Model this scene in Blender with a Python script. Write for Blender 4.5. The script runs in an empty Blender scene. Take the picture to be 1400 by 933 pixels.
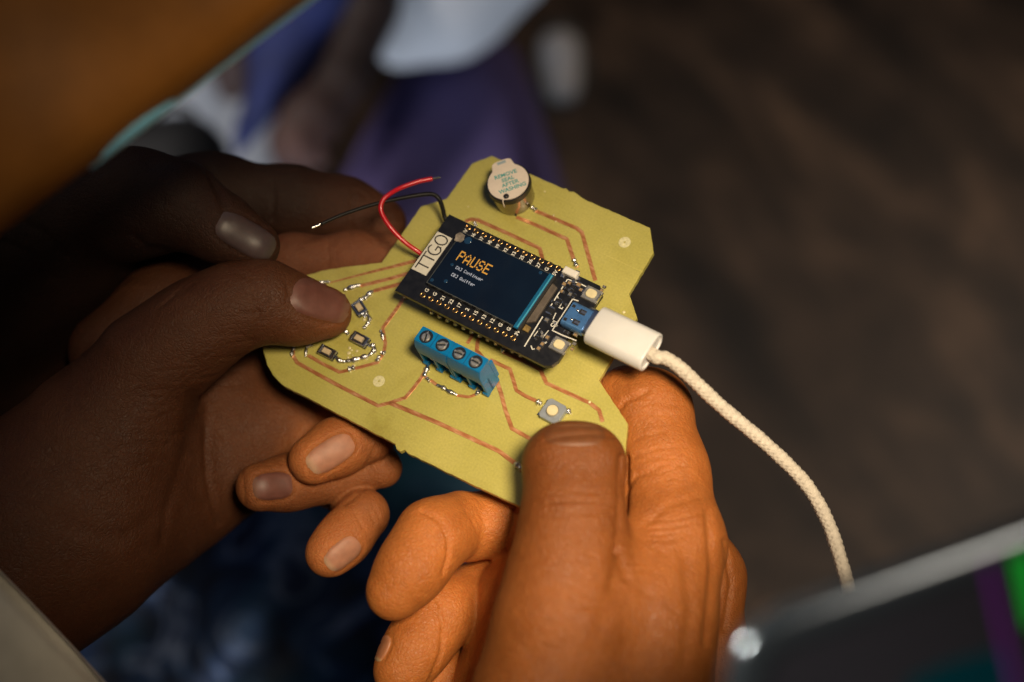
import bpy, bmesh, math, random
import numpy as np
from mathutils import Vector, Matrix
from mathutils.bvhtree import BVHTree
from mathutils import noise as mnoise
random.seed(7); np.random.seed(7)
R = math.radians

# ------------------------------------------------------------------ camera, world, lamps, exposure
SC = bpy.context.scene
D0, FPX = 467.0, 60.0 / 36.0 * 1400.0          # focus distance in mm, focal length in photo pixels
CAM_LOC = Vector((0, 0, 1.45)); CAM_ROT = Matrix.Rotation(R(35), 3, 'X')
cam = bpy.data.objects.new('camera', bpy.data.cameras.new('camera')); SC.collection.objects.link(cam)
cam.matrix_world = Matrix.Translation(CAM_LOC) @ CAM_ROT.to_4x4()
cd = cam.data; cd.lens = 60; cd.sensor_width = 36; cd.clip_start = .02; cd.clip_end = 50
cd.dof.use_dof = True; cd.dof.focus_distance = D0 * .001; cd.dof.aperture_fstop = 5.4
SC.camera = cam


def W(p):
    """view millimetres (x right, y up, z towards the camera, 0 at the display) -> world metres"""
    return CAM_ROT @ Vector((p[0], p[1], p[2] - D0)) * .001 + CAM_LOC


def C3(px, py, z):
    """photo pixel seen at the depth z -> view millimetres"""
    d = D0 - z
    return np.array([(px - 700) / FPX * d, -(py - 466.5) / FPX * d, z])


world = bpy.data.worlds.new('World'); SC.world = world; world.use_nodes = True
bgn = world.node_tree.nodes['Background']
bgn.inputs[0].default_value = (.55, .62, .8, 1); bgn.inputs[1].default_value = .021


def lamp(name, kind, pos, target, watts, color, size, **kw):
    l = bpy.data.lights.new(name, kind); l.energy = watts; l.color = color
    if kind == 'AREA': l.shape = 'DISK'; l.size = size
    else: l.shadow_soft_size = size
    for k, v in kw.items(): setattr(l, k, v)
    o = bpy.data.objects.new(name, l); SC.collection.objects.link(o)
    a, b = W(pos), W(target); o.location = a
    o.rotation_euler = (b - a).to_track_quat('-Z', 'Y').to_euler()
    return o


lamp('key_lamp', 'SPOT', (130, 100, 650), C3(872, 640, 20), 34.5, (1, .80, .54), .08, spot_size=R(25.2), spot_blend=1.0)
lamp('window_glow', 'AREA', (-420, 620, 160), C3(480, 420, 0), .26, (.5, .62, 1), .9)
lamp('panel_fill', 'SPOT', (-420, 420, 620), C3(-70, -90, 100), 5.2, (1, .76, .42), .05, spot_size=R(13), spot_blend=1.0)  # unseen spot added to grade the panel from its bright corner
lamp('corner_glint_spot', 'SPOT', (-900, 500, 700), C3(1013, 872, 210), 1000, (1, .9, .66), .03, spot_size=R(3.4), spot_blend=.6)  # unseen narrow spot added to put a glint on the tablet corner
lamp('person_fill', 'SPOT', (-520, 330, -190), C3(600, 150, -740), 12.5, (1, .92, .86), .12, spot_size=R(46), spot_blend=.8)  # unseen spot added to brighten the people behind
lamp('floor_fill', 'SPOT', (900, 900, -300), (330, -60, -1400), 36, (1, .8, .62), .2, spot_size=R(60), spot_blend=1.0)  # unseen spot added to lift the dark floor
lamp('lap_fill', 'SPOT', (-100, -900, -150), C3(380, 800, -470), 60, (.8, .88, 1), .15, spot_size=R(40), spot_blend=1.0)  # unseen spot added from below to brighten the patterned cloth

SC.render.engine = 'CYCLES'
SC.cycles.use_denoising = True
SC.view_settings.view_transform = 'Standard'; SC.view_settings.look = 'None'
SC.view_settings.exposure = 0; SC.view_settings.gamma = 1; SC.view_settings.use_curve_mapping = False


# ------------------------------------------------------------------ object helpers
def tag(o, label=None, cat=None, kind=None, group=None):
    if label: o['label'] = label
    if cat: o['category'] = cat
    if kind: o['kind'] = kind
    if group: o['group'] = group
    return o


def thing(name, label, cat, at):
    o = bpy.data.objects.new(name, None); SC.collection.objects.link(o)
    o.empty_display_size = .01; o.location = W(at)
    return tag(o, label, cat)


def link(name, me, mat, parent=None, smooth=True):
    o = bpy.data.objects.new(name, me); SC.collection.objects.link(o)
    if mat:
        for m in (mat if isinstance(mat, (list, tuple)) else [mat]): me.materials.append(m)
    if parent: o.parent = parent
    if smooth and len(me.polygons): me.polygons.foreach_set('use_smooth', [True] * len(me.polygons))
    return o


def mesh_world(name, verts, faces, mat, parent, smooth=True):
    """verts in view millimetres; the object hangs on `parent` (unrotated Empty)"""
    base = parent.location if parent else Vector((0, 0, 0))
    me = bpy.data.meshes.new(name)
    V = np.asarray(verts, float); Mx = np.array(CAM_ROT)
    P = (V - np.array([0, 0, D0])) @ Mx.T * .001 + np.array(CAM_LOC) - np.array(base)
    me.from_pydata(P.tolist(), [], [list(f) for f in faces]); me.update()
    return link(name, me, mat, parent, smooth)


def autosmooth(o, ang=35):
    me = o.data
    me.polygons.foreach_set('use_smooth', [True] * len(me.polygons))
    bm = bmesh.new(); bm.from_mesh(me)
    for e in bm.edges:
        if len(e.link_faces) == 2 and e.calc_face_angle(0) > R(ang): e.smooth = False
    bm.to_mesh(me); bm.free()


# ------------------------------------------------------------------ materials
def newmat(name):
    m = bpy.data.materials.new(name); m.use_nodes = True
    nt = m.node_tree; b = nt.nodes['Principled BSDF']
    return m, nt, b


def N(nt, kind, **kw):
    n = nt.nodes.new('ShaderNode' + kind)
    for k, v in kw.items():
        if k in n.inputs: n.inputs[k].default_value = v
        else: setattr(n, k, v)
    return n


def ramp(nt, src, stops):
    r = nt.nodes.new('ShaderNodeValToRGB'); cr = r.color_ramp
    while len(cr.elements) < len(stops): cr.elements.new(.5)
    for e, (p, c) in zip(cr.elements, stops):
        e.position = p; e.color = (*c, 1) if len(c) == 3 else c
    nt.links.new(src, r.inputs[0]); return r


def mat(name, col, rough=.5, metal=0, var=.0, scale=400, bump=0, bscale=900, emit=None, estr=0, coat=0, trans=0, spec=None, sss=0, rvar=0):
    m, nt, b = newmat(name)
    b.inputs['Base Color'].default_value = (*col, 1); b.inputs['Roughness'].default_value = rough
    b.inputs['Metallic'].default_value = metal
    if coat: b.inputs['Coat Weight'].default_value = coat; b.inputs['Coat Roughness'].default_value = .08
    if trans: b.inputs['Transmission Weight'].default_value = trans
    if spec is not None: b.inputs['Specular IOR Level'].default_value = spec
    if sss:
        b.inputs['Subsurface Weight'].default_value = sss; b.inputs['Subsurface Radius'].default_value = (1, .8, .5)
        b.inputs['Subsurface Scale'].default_value = .002
    if emit: b.inputs['Emission Color'].default_value = (*emit, 1); b.inputs['Emission Strength'].default_value = estr
    tc = N(nt, 'TexCoord')
    if var or rvar:
        nz = N(nt, 'TexNoise', Scale=scale, Detail=5.0, Roughness=.6); nt.links.new(tc.outputs['Object'], nz.inputs['Vector'])
        if var:
            lo = tuple(max(0, c * (1 - var)) for c in col); hi = tuple(min(1, c * (1 + var)) for c in col)
            r = ramp(nt, nz.outputs[0], [(.3, lo), (.7, hi)]); nt.links.new(r.outputs[0], b.inputs['Base Color'])
        if rvar:
            mr = N(nt, 'MapRange'); mr.inputs[1].default_value = .3; mr.inputs[2].default_value = .7
            mr.inputs[3].default_value = max(.02, rough - rvar); mr.inputs[4].default_value = rough + rvar
            nt.links.new(nz.outputs[0], mr.inputs[0]); nt.links.new(mr.outputs[0], b.inputs['Roughness'])
    if bump:
        nb = N(nt, 'TexNoise', Scale=bscale, Detail=4.0); nt.links.new(tc.outputs['Object'], nb.inputs['Vector'])
        bp = N(nt, 'Bump', Strength=bump, Distance=.0004); nt.links.new(nb.outputs[0], bp.inputs['Height'])
        nt.links.new(bp.outputs[0], b.inputs['Normal'])
    return m


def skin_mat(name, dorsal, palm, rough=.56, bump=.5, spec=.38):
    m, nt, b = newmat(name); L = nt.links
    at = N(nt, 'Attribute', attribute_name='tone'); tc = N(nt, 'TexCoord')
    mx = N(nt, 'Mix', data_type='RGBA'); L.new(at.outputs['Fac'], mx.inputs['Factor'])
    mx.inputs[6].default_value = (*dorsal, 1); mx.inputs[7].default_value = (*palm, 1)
    n1 = N(nt, 'TexNoise', Scale=110.0, Detail=8.0, Roughness=.72); L.new(tc.outputs['Object'], n1.inputs['Vector'])
    r1 = ramp(nt, n1.outputs[0], [(.28, (.84, .8, .78)), (.52, (1, 1, 1)), (.78, (1.1, 1.08, 1.05))])
    n2 = N(nt, 'TexNoise', Scale=520.0, Detail=4.0); L.new(tc.outputs['Object'], n2.inputs['Vector'])
    r2 = ramp(nt, n2.outputs[0], [(.3, (.93, .91, .91)), (.7, (1.05, 1.05, 1.05))])
    m1 = N(nt, 'Mix', data_type='RGBA', blend_type='MULTIPLY'); m1.inputs[0].default_value = 1
    L.new(mx.outputs[2], m1.inputs[6]); L.new(r1.outputs[0], m1.inputs[7])
    m2 = N(nt, 'Mix', data_type='RGBA', blend_type='MULTIPLY'); m2.inputs[0].default_value = 1
    L.new(m1.outputs[2], m2.inputs[6]); L.new(r2.outputs[0], m2.inputs[7])
    L.new(m2.outputs[2], b.inputs['Base Color'])
    wp = N(nt, 'TexNoise', Scale=160.0, Detail=3.0); L.new(tc.outputs['Object'], wp.inputs['Vector'])
    wa = N(nt, 'VectorMath', operation='MULTIPLY_ADD'); wa.inputs[1].default_value = (.0035,) * 3
    L.new(wp.outputs['Color'], wa.inputs[0]); L.new(tc.outputs['Object'], wa.inputs[2])
    vo = N(nt, 'TexVoronoi', Scale=760.0, feature='DISTANCE_TO_EDGE'); L.new(wa.outputs[0], vo.inputs['Vector'])
    v2 = N(nt, 'TexVoronoi', Scale=1500.0, feature='DISTANCE_TO_EDGE'); L.new(wa.outputs[0], v2.inputs['Vector'])
    c1 = N(nt, 'Math', operation='MINIMUM'); c1.inputs[1].default_value = .16; L.new(vo.outputs[0], c1.inputs[0])
    c2 = N(nt, 'Math', operation='MINIMUM'); c2.inputs[1].default_value = .2; L.new(v2.outputs[0], c2.inputs[0])
    wv = N(nt, 'TexNoise', Scale=420.0, Detail=6.0, Distortion=.8); L.new(tc.outputs['Object'], wv.inputs['Vector'])
    a1 = N(nt, 'Math', operation='MULTIPLY_ADD'); a1.inputs[1].default_value = 3.2; L.new(c1.outputs[0], a1.inputs[0]); L.new(wv.outputs[0], a1.inputs[2])
    ad = N(nt, 'Math', operation='MULTIPLY_ADD'); ad.inputs[1].default_value = 1.4; L.new(c2.outputs[0], ad.inputs[0]); L.new(a1.outputs[0], ad.inputs[2])
    bp = N(nt, 'Bump', Strength=bump, Distance=.0004); L.new(ad.outputs[0], bp.inputs['Height']); L.new(bp.outputs[0], b.inputs['Normal'])
    rr = N(nt, 'MapRange'); rr.inputs[1].default_value = .3; rr.inputs[2].default_value = .7; rr.inputs[3].default_value = rough - .08; rr.inputs[4].default_value = rough + .12
    L.new(n1.outputs[0], rr.inputs[0]); L.new(rr.outputs[0], b.inputs['Roughness'])
    b.inputs['Subsurface Weight'].default_value = .25; b.inputs['Subsurface Radius'].default_value = (1, .35, .15)
    b.inputs['Subsurface Scale'].default_value = .0035; b.inputs['Specular IOR Level'].default_value = spec
    return m


SKIN_R = skin_mat('skin_warm', (.195, .058, .0115), (.56, .185, .041), .5, .5, .42)
SKIN_L = skin_mat('skin_deep', (.066, .0235, .0112), (.50, .17, .05), .55, .5, .28)
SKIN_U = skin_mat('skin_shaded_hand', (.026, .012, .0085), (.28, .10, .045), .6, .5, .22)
def nail_mat(name, bed, edge, rough=.48):
    m, nt, b = newmat(name); L = nt.links
    at = N(nt, 'Attribute', attribute_name='along'); tc = N(nt, 'TexCoord')
    moon = tuple(min(1, c * 1.25 + .02) for c in bed)
    r = ramp(nt, at.outputs['Fac'], [(.0, moon), (.22, bed), (.8, tuple(c * 1.08 for c in bed)), (.9, edge)])
    nz = N(nt, 'TexNoise', Scale=420.0, Detail=4.0); L.new(tc.outputs['Object'], nz.inputs['Vector'])
    r2 = ramp(nt, nz.outputs[0], [(.3, (.85, .83, .82)), (.7, (1.08, 1.08, 1.08))])
    mx = N(nt, 'Mix', data_type='RGBA', blend_type='MULTIPLY'); mx.inputs[0].default_value = 1
    L.new(r.outputs[0], mx.inputs[6]); L.new(r2.outputs[0], mx.inputs[7]); L.new(mx.outputs[2], b.inputs['Base Color'])
    b.inputs['Roughness'].default_value = rough; b.inputs['Subsurface Weight'].default_value = .15; b.inputs['Subsurface Scale'].default_value = .001
    bp = N(nt, 'Bump', Strength=.2, Distance=.0002); L.new(nz.outputs[0], bp.inputs['Height']); L.new(bp.outputs[0], b.inputs['Normal'])
    return m


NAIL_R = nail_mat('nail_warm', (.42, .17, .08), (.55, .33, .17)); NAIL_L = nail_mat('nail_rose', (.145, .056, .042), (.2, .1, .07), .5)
NAIL_F = nail_mat('nail_lit', (.40, .185, .115), (.50, .30, .19), .55); NAIL_U = nail_mat('nail_grey', (.07, .046, .048), (.09, .07, .066), .44)  # finger nails get a brighter copy, their lighting put into the colour


# ------------------------------------------------------------------ implicit surfaces for bodies
def smin(a, b, k):
    h = np.maximum(k - np.abs(a - b), 0) / k
    return np.minimum(a, b) - h * h * k * .25


def cone_d(P, a, b, ra, rb):
    ab = b - a; L = float(ab @ ab) + 1e-9
    t = np.clip(((P - a) @ ab) / L, 0, 1)
    return np.linalg.norm(P - (a + t[..., None] * ab), axis=-1) - (ra + (rb - ra) * t)


def surface_nets(f, o, h):
    s = f < 0; nx, ny, nz = f.shape
    corner = [(i, j, k) for i in (0, 1) for j in (0, 1) for k in (0, 1)]
    cnt = sum(s[i:nx - 1 + i, j:ny - 1 + j, k:nz - 1 + k].astype(np.int8) for i, j, k in corner)
    act = (cnt > 0) & (cnt < 8); idx = np.full(act.shape, -1, np.int64)
    c = np.argwhere(act); idx[act] = np.arange(len(c))
    acc = np.zeros((len(c), 3)); num = np.zeros(len(c))
    for a in corner:
        for ax in range(3):
            if a[ax]: continue
            b = list(a); b[ax] = 1
            fa = f[c[:, 0] + a[0], c[:, 1] + a[1], c[:, 2] + a[2]]; fb = f[c[:, 0] + b[0], c[:, 1] + b[1], c[:, 2] + b[2]]
            m = (fa < 0) != (fb < 0); t = np.where(m, fa / np.where(m, fa - fb, 1), 0)
            p = np.tile(np.array(a, float), (len(c), 1)); p[:, ax] += t
            acc += p * m[:, None]; num += m
    v = (c + acc / num[:, None]) * h + o
    quads = []
    for ax in range(3):
        u, w = (ax + 1) % 3, (ax + 2) % 3
        sl0 = [slice(1, -1)] * 3; sl0[ax] = slice(0, -1); sl1 = list(sl0); sl1[ax] = slice(1, None)
        d = s[tuple(sl0)] != s[tuple(sl1)]
        e = np.argwhere(d); base = e.copy(); base[:, u] += 1; base[:, w] += 1
        flip = s[base[:, 0], base[:, 1], base[:, 2]]
        q = []
        for du, dw in ((0, 0), (-1, 0), (-1, -1), (0, -1)):
            z = base.copy(); z[:, u] += du; z[:, w] += dw
            q.append(idx[z[:, 0], z[:, 1], z[:, 2]])
        q = np.stack(q, 1); q[~flip] = q[~flip][:, ::-1]
        q = q[(q >= 0).all(1)]; quads.append(q)
    return v, np.concatenate(quads)


def build_body(name, groups, m, parent, h=.7, creases=(), smooth_n=2):
    """groups: list of (k_join, k_inside, chain, ...) where chain = [(px,py,z,r_px,tone), ...]"""
    prims = []; pts = []
    for g in groups:
        ps = []
        for ch in g[2:]:
            q = []
            for (px, py, z, r, tone) in ch:
                p = C3(px, py, z); q.append((p, r * (D0 - z) / FPX, tone)); pts.append((p, q[-1][1]))
            if len(q) == 1: q = q * 2
            ps += [(q[i], q[i + 1]) for i in range(len(q) - 1)]
        prims.append((g[0], g[1], ps))
    lo = np.min([p - r for p, r in pts], 0) - 3 * h - 2; hi = np.max([p + r for p, r in pts], 0) + 3 * h + 2
    n = np.ceil((hi - lo) / h).astype(int) + 1
    ax = [lo[i] + np.arange(n[i]) * h for i in range(3)]
    F = np.full(n, 50., np.float32)
    for kj, ki, ps in prims:
        G = np.full(n, 50., np.float32)
        for a, b in ps:
            mg = max(kj, ki) + 3
            l = np.minimum(a[0] - a[1], b[0] - b[1]) - mg; u = np.maximum(a[0] + a[1], b[0] + b[1]) + mg
            i0 = np.maximum(((l - lo) / h).astype(int), 0); i1 = np.minimum(((u - lo) / h).astype(int) + 2, n)
            if (i1 <= i0).any(): continue
            P = np.stack(np.meshgrid(ax[0][i0[0]:i1[0]], ax[1][i0[1]:i1[1]], ax[2][i0[2]:i1[2]], indexing='ij'), -1)
            sl = tuple(slice(i0[i], i1[i]) for i in range(3))
            G[sl] = smin(G[sl], cone_d(P, a[0], b[0], a[1], b[1]).astype(np.float32), ki)
        F = smin(F, G, kj)
    V, Q = surface_nets(F, lo, h)
    # umbrella smoothing
    E = np.concatenate([Q[:, [0, 1]], Q[:, [1, 2]], Q[:, [2, 3]], Q[:, [3, 0]]])
    for lam in (.5,) * smooth_n:
        acc = np.zeros_like(V); cn = np.zeros(len(V))
        np.add.at(acc, E[:, 0], V[E[:, 1]]); np.add.at(acc, E[:, 1], V[E[:, 0]])
        np.add.at(cn, E[:, 0], 1); np.add.at(cn, E[:, 1], 1)
        V = V + lam * (acc / np.maximum(cn, 1)[:, None] - V)

    def normals(V):
        fn = np.cross(V[Q[:, 2]] - V[Q[:, 0]], V[Q[:, 3]] - V[Q[:, 1]]); vn = np.zeros_like(V)
        for i in range(4): np.add.at(vn, Q[:, i], fn)
        return vn / (np.linalg.norm(vn, axis=1)[:, None] + 1e-12)
    vn = normals(V)
    # tone (palm / back of the hand) blended from the nearest limbs
    wsum = np.zeros(len(V)); tsum = np.zeros(len(V))
    for kj, ki, ps in prims:
        for a, b in ps:
            ab = b[0] - a[0]; t = np.clip(((V - a[0]) @ ab) / (float(ab @ ab) + 1e-9), 0, 1)
            d = np.linalg.norm(V - (a[0] + t[:, None] * ab), axis=1) - (a[1] + (b[1] - a[1]) * t)
            w = np.exp(-np.clip(d, -2, 40) / 1.5); wsum += w; tsum += w * (a[2] + (b[2] - a[2]) * t)
    tone = tsum / wsum
    # skin folds
    view = np.array([0, 0, D0]) - V; dist = view[:, 2].copy(); view = view / np.linalg.norm(view, axis=1)[:, None]
    face = np.clip((vn * view).sum(1) * 3, 0, 1)
    PX = 700 + V[:, 0] / dist * FPX; PY = 466.5 - V[:, 1] / dist * FPX
    for cr in creases:
        pl, wpx, dep = cr[0], cr[1], cr[2]; pl = np.array(pl, float)
        zr = cr[3] if len(cr) > 3 else (-500, 500)
        best = np.full(len(V), 1e9)
        for i in range(len(pl) - 1):
            a, b = pl[i], pl[i + 1]; ab = b - a
            t = np.clip(((PX - a[0]) * ab[0] + (PY - a[1]) * ab[1]) / (ab @ ab + 1e-9), 0, 1)
            # fade toward the two ends of the fold
            dd = np.hypot(PX - a[0] - t * ab[0], PY - a[1] - t * ab[1]); best = np.minimum(best, dd)
        ok = (V[:, 2] > zr[0]) & (V[:, 2] < zr[1])
        V = V - vn * (dep * np.exp(-(best / wpx) ** 2) * face * ok)[:, None]
    o = mesh_world(name, V, Q, m, parent)
    at = o.data.attributes.new('tone', 'FLOAT', 'POINT'); at.data.foreach_set('value', np.clip(tone, 0, 1).astype(np.float32))
    bv = BVHTree.FromPolygons([Vector(p) for p in V], [list(map(int, q)) for q in Q])
    return o, bv


def nail(bv, parent, m, base, tip, width, lift=.35, n=14, square=2.6):
    """plate laid on the finger: base/tip are photo pixels of the cuticle and of the free edge"""
    base, tip = np.array(base, float), np.array(tip, float)
    ax = tip - base; ln = np.linalg.norm(ax); ax /= ln; sd = np.array([-ax[1], ax[0]])
    cam_p = Vector((0, 0, D0)); V = []; F = []; AL = []; rows = []
    for i in range(n + 1):
        s = -1 + 2 * i / n; row = []
        for j in range(n + 1):
            t = -1 + 2 * j / n
            # square grid -> rounded plate
            q = (abs(s) ** square + abs(t) ** square); mxx = max(abs(s), abs(t))
            f = mxx / (q ** (1 / square)) if q > 1e-9 else 0
            ss, tt = s * f, t * f
            p = base + ax * ln * (ss + 1) / 2 + sd * width * .5 * tt
            d = Vector(((p[0] - 700) / FPX, -(p[1] - 466.5) / FPX, -1)).normalized()
            hit = bv.ray_cast(cam_p, d)
            if hit[0] is None: row.append(None); continue
            e = mxx
            edge = max(0, 1 - e ** 6)
            up = lift * (.25 + .75 * edge) if s < .75 else lift * (.5 + .5 * edge)
            row.append((np.array(hit[0]) + np.array(hit[1]) * (up if e < .999 else -.15), (ss + 1) / 2))
        rows.append(row)
    idm = {}
    for i in range(n + 1):
        for j in range(n + 1):
            if rows[i][j] is not None: idm[i, j] = len(V); V.append(rows[i][j][0]); AL.append(rows[i][j][1])
    for i in range(n):
        for j in range(n):
            k = [(i, j), (i + 1, j), (i + 1, j + 1), (i, j + 1)]
            if all(q in idm for q in k):
                P = [V[idm[q]] for q in k]
                if max(np.linalg.norm(P[0] - P[2]), np.linalg.norm(P[1] - P[3])) < 6: F.append([idm[q] for q in k])
    o = mesh_world('fingernail', V, F, m, parent)
    at = o.data.attributes.new('along', 'FLOAT', 'POINT'); at.data.foreach_set('value', np.array(AL, np.float32))
    return o


def nail_rim(base, tip, width, square=2.6, grow=1.06):
    base, tip = np.array(base, float), np.array(tip, float); ax = tip - base; c = (base + tip) / 2; sd = np.array([-ax[1], ax[0]]) / np.linalg.norm(ax)
    out = []
    for k in range(33):
        t = R(50) + R(260) * k / 32; cx_, sy_ = math.cos(t), math.sin(t)
        f = (abs(cx_) ** square + abs(sy_) ** square) ** (-1 / square)
        out.append(tuple(c + ax / 2 * cx_ * f * grow + sd * width / 2 * sy_ * f * grow))
    return (out, 1.9, .32)


# ------------------------------------------------------------------ setting: floor
def floor_mat():
    m, nt, b = newmat('worn_floor'); L = nt.links
    tc = N(nt, 'TexCoord'); m0 = N(nt, 'Mapping'); L.new(tc.outputs['Object'], m0.inputs[0]); m0.inputs['Rotation'].default_value = (0, 0, R(61))
    mp = N(nt, 'Mapping'); L.new(m0.outputs[0], mp.inputs[0]); mp.inputs['Scale'].default_value = (1.7, 5.0, 1)
    n1 = N(nt, 'TexNoise', Scale=2.6, Detail=7.0, Roughness=.65, Distortion=.7); L.new(mp.outputs[0], n1.inputs['Vector'])
    n2 = N(nt, 'TexNoise', Scale=9.0, Detail=8.0, Roughness=.7); L.new(tc.outputs['Object'], n2.inputs['Vector'])
    r = ramp(nt, n1.outputs[0], [(.32, (.006, .004, .003)), (.5, (.050, .035, .026)), (.68, (.14, .098, .07))])
    r2 = ramp(nt, n2.outputs[0], [(.35, (.4, .37, .34)), (.65, (1.25, 1.15, 1.05))])
    mx = N(nt, 'Mix', data_type='RGBA', blend_type='MULTIPLY'); mx.inputs[0].default_value = 1
    L.new(r.outputs[0], mx.inputs[6]); L.new(r2.outputs[0], mx.inputs[7]); L.new(mx.outputs[2], b.inputs['Base Color'])
    b.inputs['Roughness'].default_value = .6
    return m


me = bpy.data.meshes.new('floor')
me.from_pydata([(-6, -4, 0), (6, -4, 0), (6, 8, 0), (-6, 8, 0)], [], [(0, 1, 2, 3)])
tag(link('floor', me, floor_mat(), None, False), 'dark brown worn floor, blurred far below the hands', None, 'structure')

# ------------------------------------------------------------------ background people and cloth
DARK_SKIN = skin_mat('skin_background', (.022, .011, .008), (.11, .055, .045))
NAVY = mat('navy_cloth', (.003, .009, .07), .8, var=.4, scale=25)
GREYCLOTH = mat('pale_grey_cloth', (.34, .35, .37), .85, var=.15, scale=12)
PURPLE = mat('purple_cloth', (.15, .115, .31), .75, var=.25, scale=14)


def tube_mesh(pts, rad, seg=16, cap=True):
    """swept tube through view-mm points; rad float or list"""
    P = [np.array(p, float) for p in pts]; n = len(P); V = []; F = []
    t0 = P[1] - P[0]; ref = np.array([0, 0, 1.]) if abs(t0[2]) < .8 * np.linalg.norm(t0) else np.array([1., 0, 0])
    u = np.cross(t0, ref); u /= np.linalg.norm(u)
    for i in range(n):
        t = P[min(i + 1, n - 1)] - P[max(i - 1, 0)]; t /= np.linalg.norm(t) + 1e-12
        u = u - t * (u @ t); u /= np.linalg.norm(u); w = np.cross(t, u)
        r = rad[i] if hasattr(rad, '__len__') else rad
        for j in range(seg):
            a = 2 * math.pi * j / seg; V.append(P[i] + r * (math.cos(a) * u + math.sin(a) * w))
    for i in range(n - 1):
        for j in range(seg):
            k = (j + 1) % seg; F.append((i * seg + j, i * seg + k, (i + 1) * seg + k, (i + 1) * seg + j))
    if cap:
        F.append(tuple(reversed(range(seg)))); F.append(tuple((n - 1) * seg + j for j in range(seg)))
    return V, F


def spline(pts, n=12):
    P = [np.array(p, float) for p in pts]; P = [2 * P[0] - P[1]] + P + [2 * P[-1] - P[-2]]; out = []
    for i in range(1, len(P) - 2):
        for s in range(n):
            t = s / n; a, b, c, d = P[i - 1:i + 3]
            out.append(.5 * (2 * b + (c - a) * t + (2 * a - 5 * b + 4 * c - d) * t * t + (3 * b - a - 3 * c + d) * t ** 3))
    out.append(P[-2]); return out


def lumpy(name, groups, m, parent, h):
    o, _ = build_body(name, groups, m, parent, h, smooth_n=3); return o


ZP = -700.0
person = thing('person', 'blurred person behind in purple skirt and pale grey top, arm hanging down', 'person', C3(600, 320, ZP))
lumpy('body', [(6, 8, [(535, -120, ZP, 44, 0), (505, 10, ZP + 30, 40, 0), (470, 110, ZP + 50, 34, 0), (425, 165, ZP + 60, 38, .2)],
               [(425, 165, ZP + 60, 40, .3), (400, 195, ZP + 60, 36, .5)]),
              (3, 4, [(430, 180, ZP + 70, 16, .6), (440, 222, ZP + 72, 14, .8)], [(410, 185, ZP + 80, 15, .6), (412, 228, ZP + 80, 13, .8)],
               [(390, 185, ZP + 70, 15, .5), (384, 222, ZP + 70, 13, .6)])], DARK_SKIN, person, 5)
lumpy('shirt', [(10, 20, [(650, -130, ZP - 30, 140, 0), (610, -10, ZP - 30, 78, 0), (545, 62, ZP - 20, 36, 0)],
                [(610, 10, ZP - 30, 70, 0), (700, -50, ZP - 30, 60, 0)])], GREYCLOTH, person, 7)
# pleated skirt as a folded cone
V = []; F = []; nseg = 96; rows = 24
top, bot = C3(636, 60, ZP - 110), C3(596, 420, ZP - 40)
for i in range(rows + 1):
    t = i / rows; c = top + (bot - top) * t; rr = (66 + 140 * t ** .8) * (D0 - ZP) / FPX
    for j in range(nseg):
        a = 2 * math.pi * j / nseg
        f = 1 + (.03 + .09 * t) * math.sin(7 * a + .8 * math.sin(3 * a) + t)
        V.append(c + np.array([rr * f * math.cos(a), 0, rr * .7 * f * math.sin(a)]))
for i in range(rows):
    for j in range(nseg):
        k = (j + 1) % nseg; F.append((i * nseg + j, i * nseg + k, (i + 1) * nseg + k, (i + 1) * nseg + j))
mesh_world('skirt', V, F, PURPLE, person)

neighbour = thing('person', 'blurred second person behind at upper left in deep blue garment', 'person', C3(400, 200, ZP + 40))
lumpy('garment', [(10, 20, [(420, -120, ZP + 20, 95, 0), (420, -10, ZP + 20, 82, 0), (395, 70, ZP + 30, 50, 0), (375, 120, ZP + 40, 30, 0)],
                  [(372, 110, ZP + 40, 16, 0), (340, 170, ZP + 40, 11, 0), (322, 215, ZP + 40, 9, 0)])], NAVY, neighbour, 6)
lumpy('body', [(8, 10, [(300, -60, ZP - 80, 50, .3), (312, 60, ZP - 80, 36, .3), (318, 120, ZP - 90, 26, .3)])], DARK_SKIN, neighbour, 7)
lumpy('trousers', [(10, 14, [(250, 60, ZP - 140, 60, 0), (280, 260, ZP - 150, 55, 0)], [(340, 120, ZP - 150, 40, 0), (335, 280, ZP - 150, 60, 0)])],
      GREYCLOTH, neighbour, 7)
bag = thing('bag', 'black rounded bag blurred just above the dark upper hand', 'bag', C3(240, 260, ZP + 120))
lumpy('pouch', [(8, 20, [(205, 225, ZP + 130, 62, 0), (250, 222, ZP + 130, 66, 0)], [(230, 300, ZP + 130, 90, 0)])],
      mat('black_cloth', (.002, .002, .0025), .7, bump=.3, bscale=60), bag, 5)
lumpy('carry_loop', [(3, 3, [(205, 175, ZP + 130, 6, 0), (215, 152, ZP + 130, 6, 0), (240, 143, ZP + 130, 6, 0), (262, 152, ZP + 130, 6, 0), (270, 175, ZP + 130, 6, 0)])],
      mat('black_strap', (.008, .008, .009), .6), bag, 3)
shoe = thing('shoe', 'white shoe blurred on the floor at top right of purple skirt', 'shoe', C3(768, 130, -1100))
lumpy('upper', [(6, 14, [(766, 75, -1070, 27, 0), (770, 118, -1060, 25, 0)], [(764, 66, -1060, 24, 0)])],
      mat('white_canvas', (.30, .30, .31), .7, var=.06, scale=30), shoe, 5)
lumpy('sole', [(6, 14, [(765, 60, -1106, 32, 0), (768, 94, -1104, 36, 0), (762, 126, -1098, 32, 0)])], mat('dark_sole', (.03, .03, .03), .8), shoe, 5)


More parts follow.
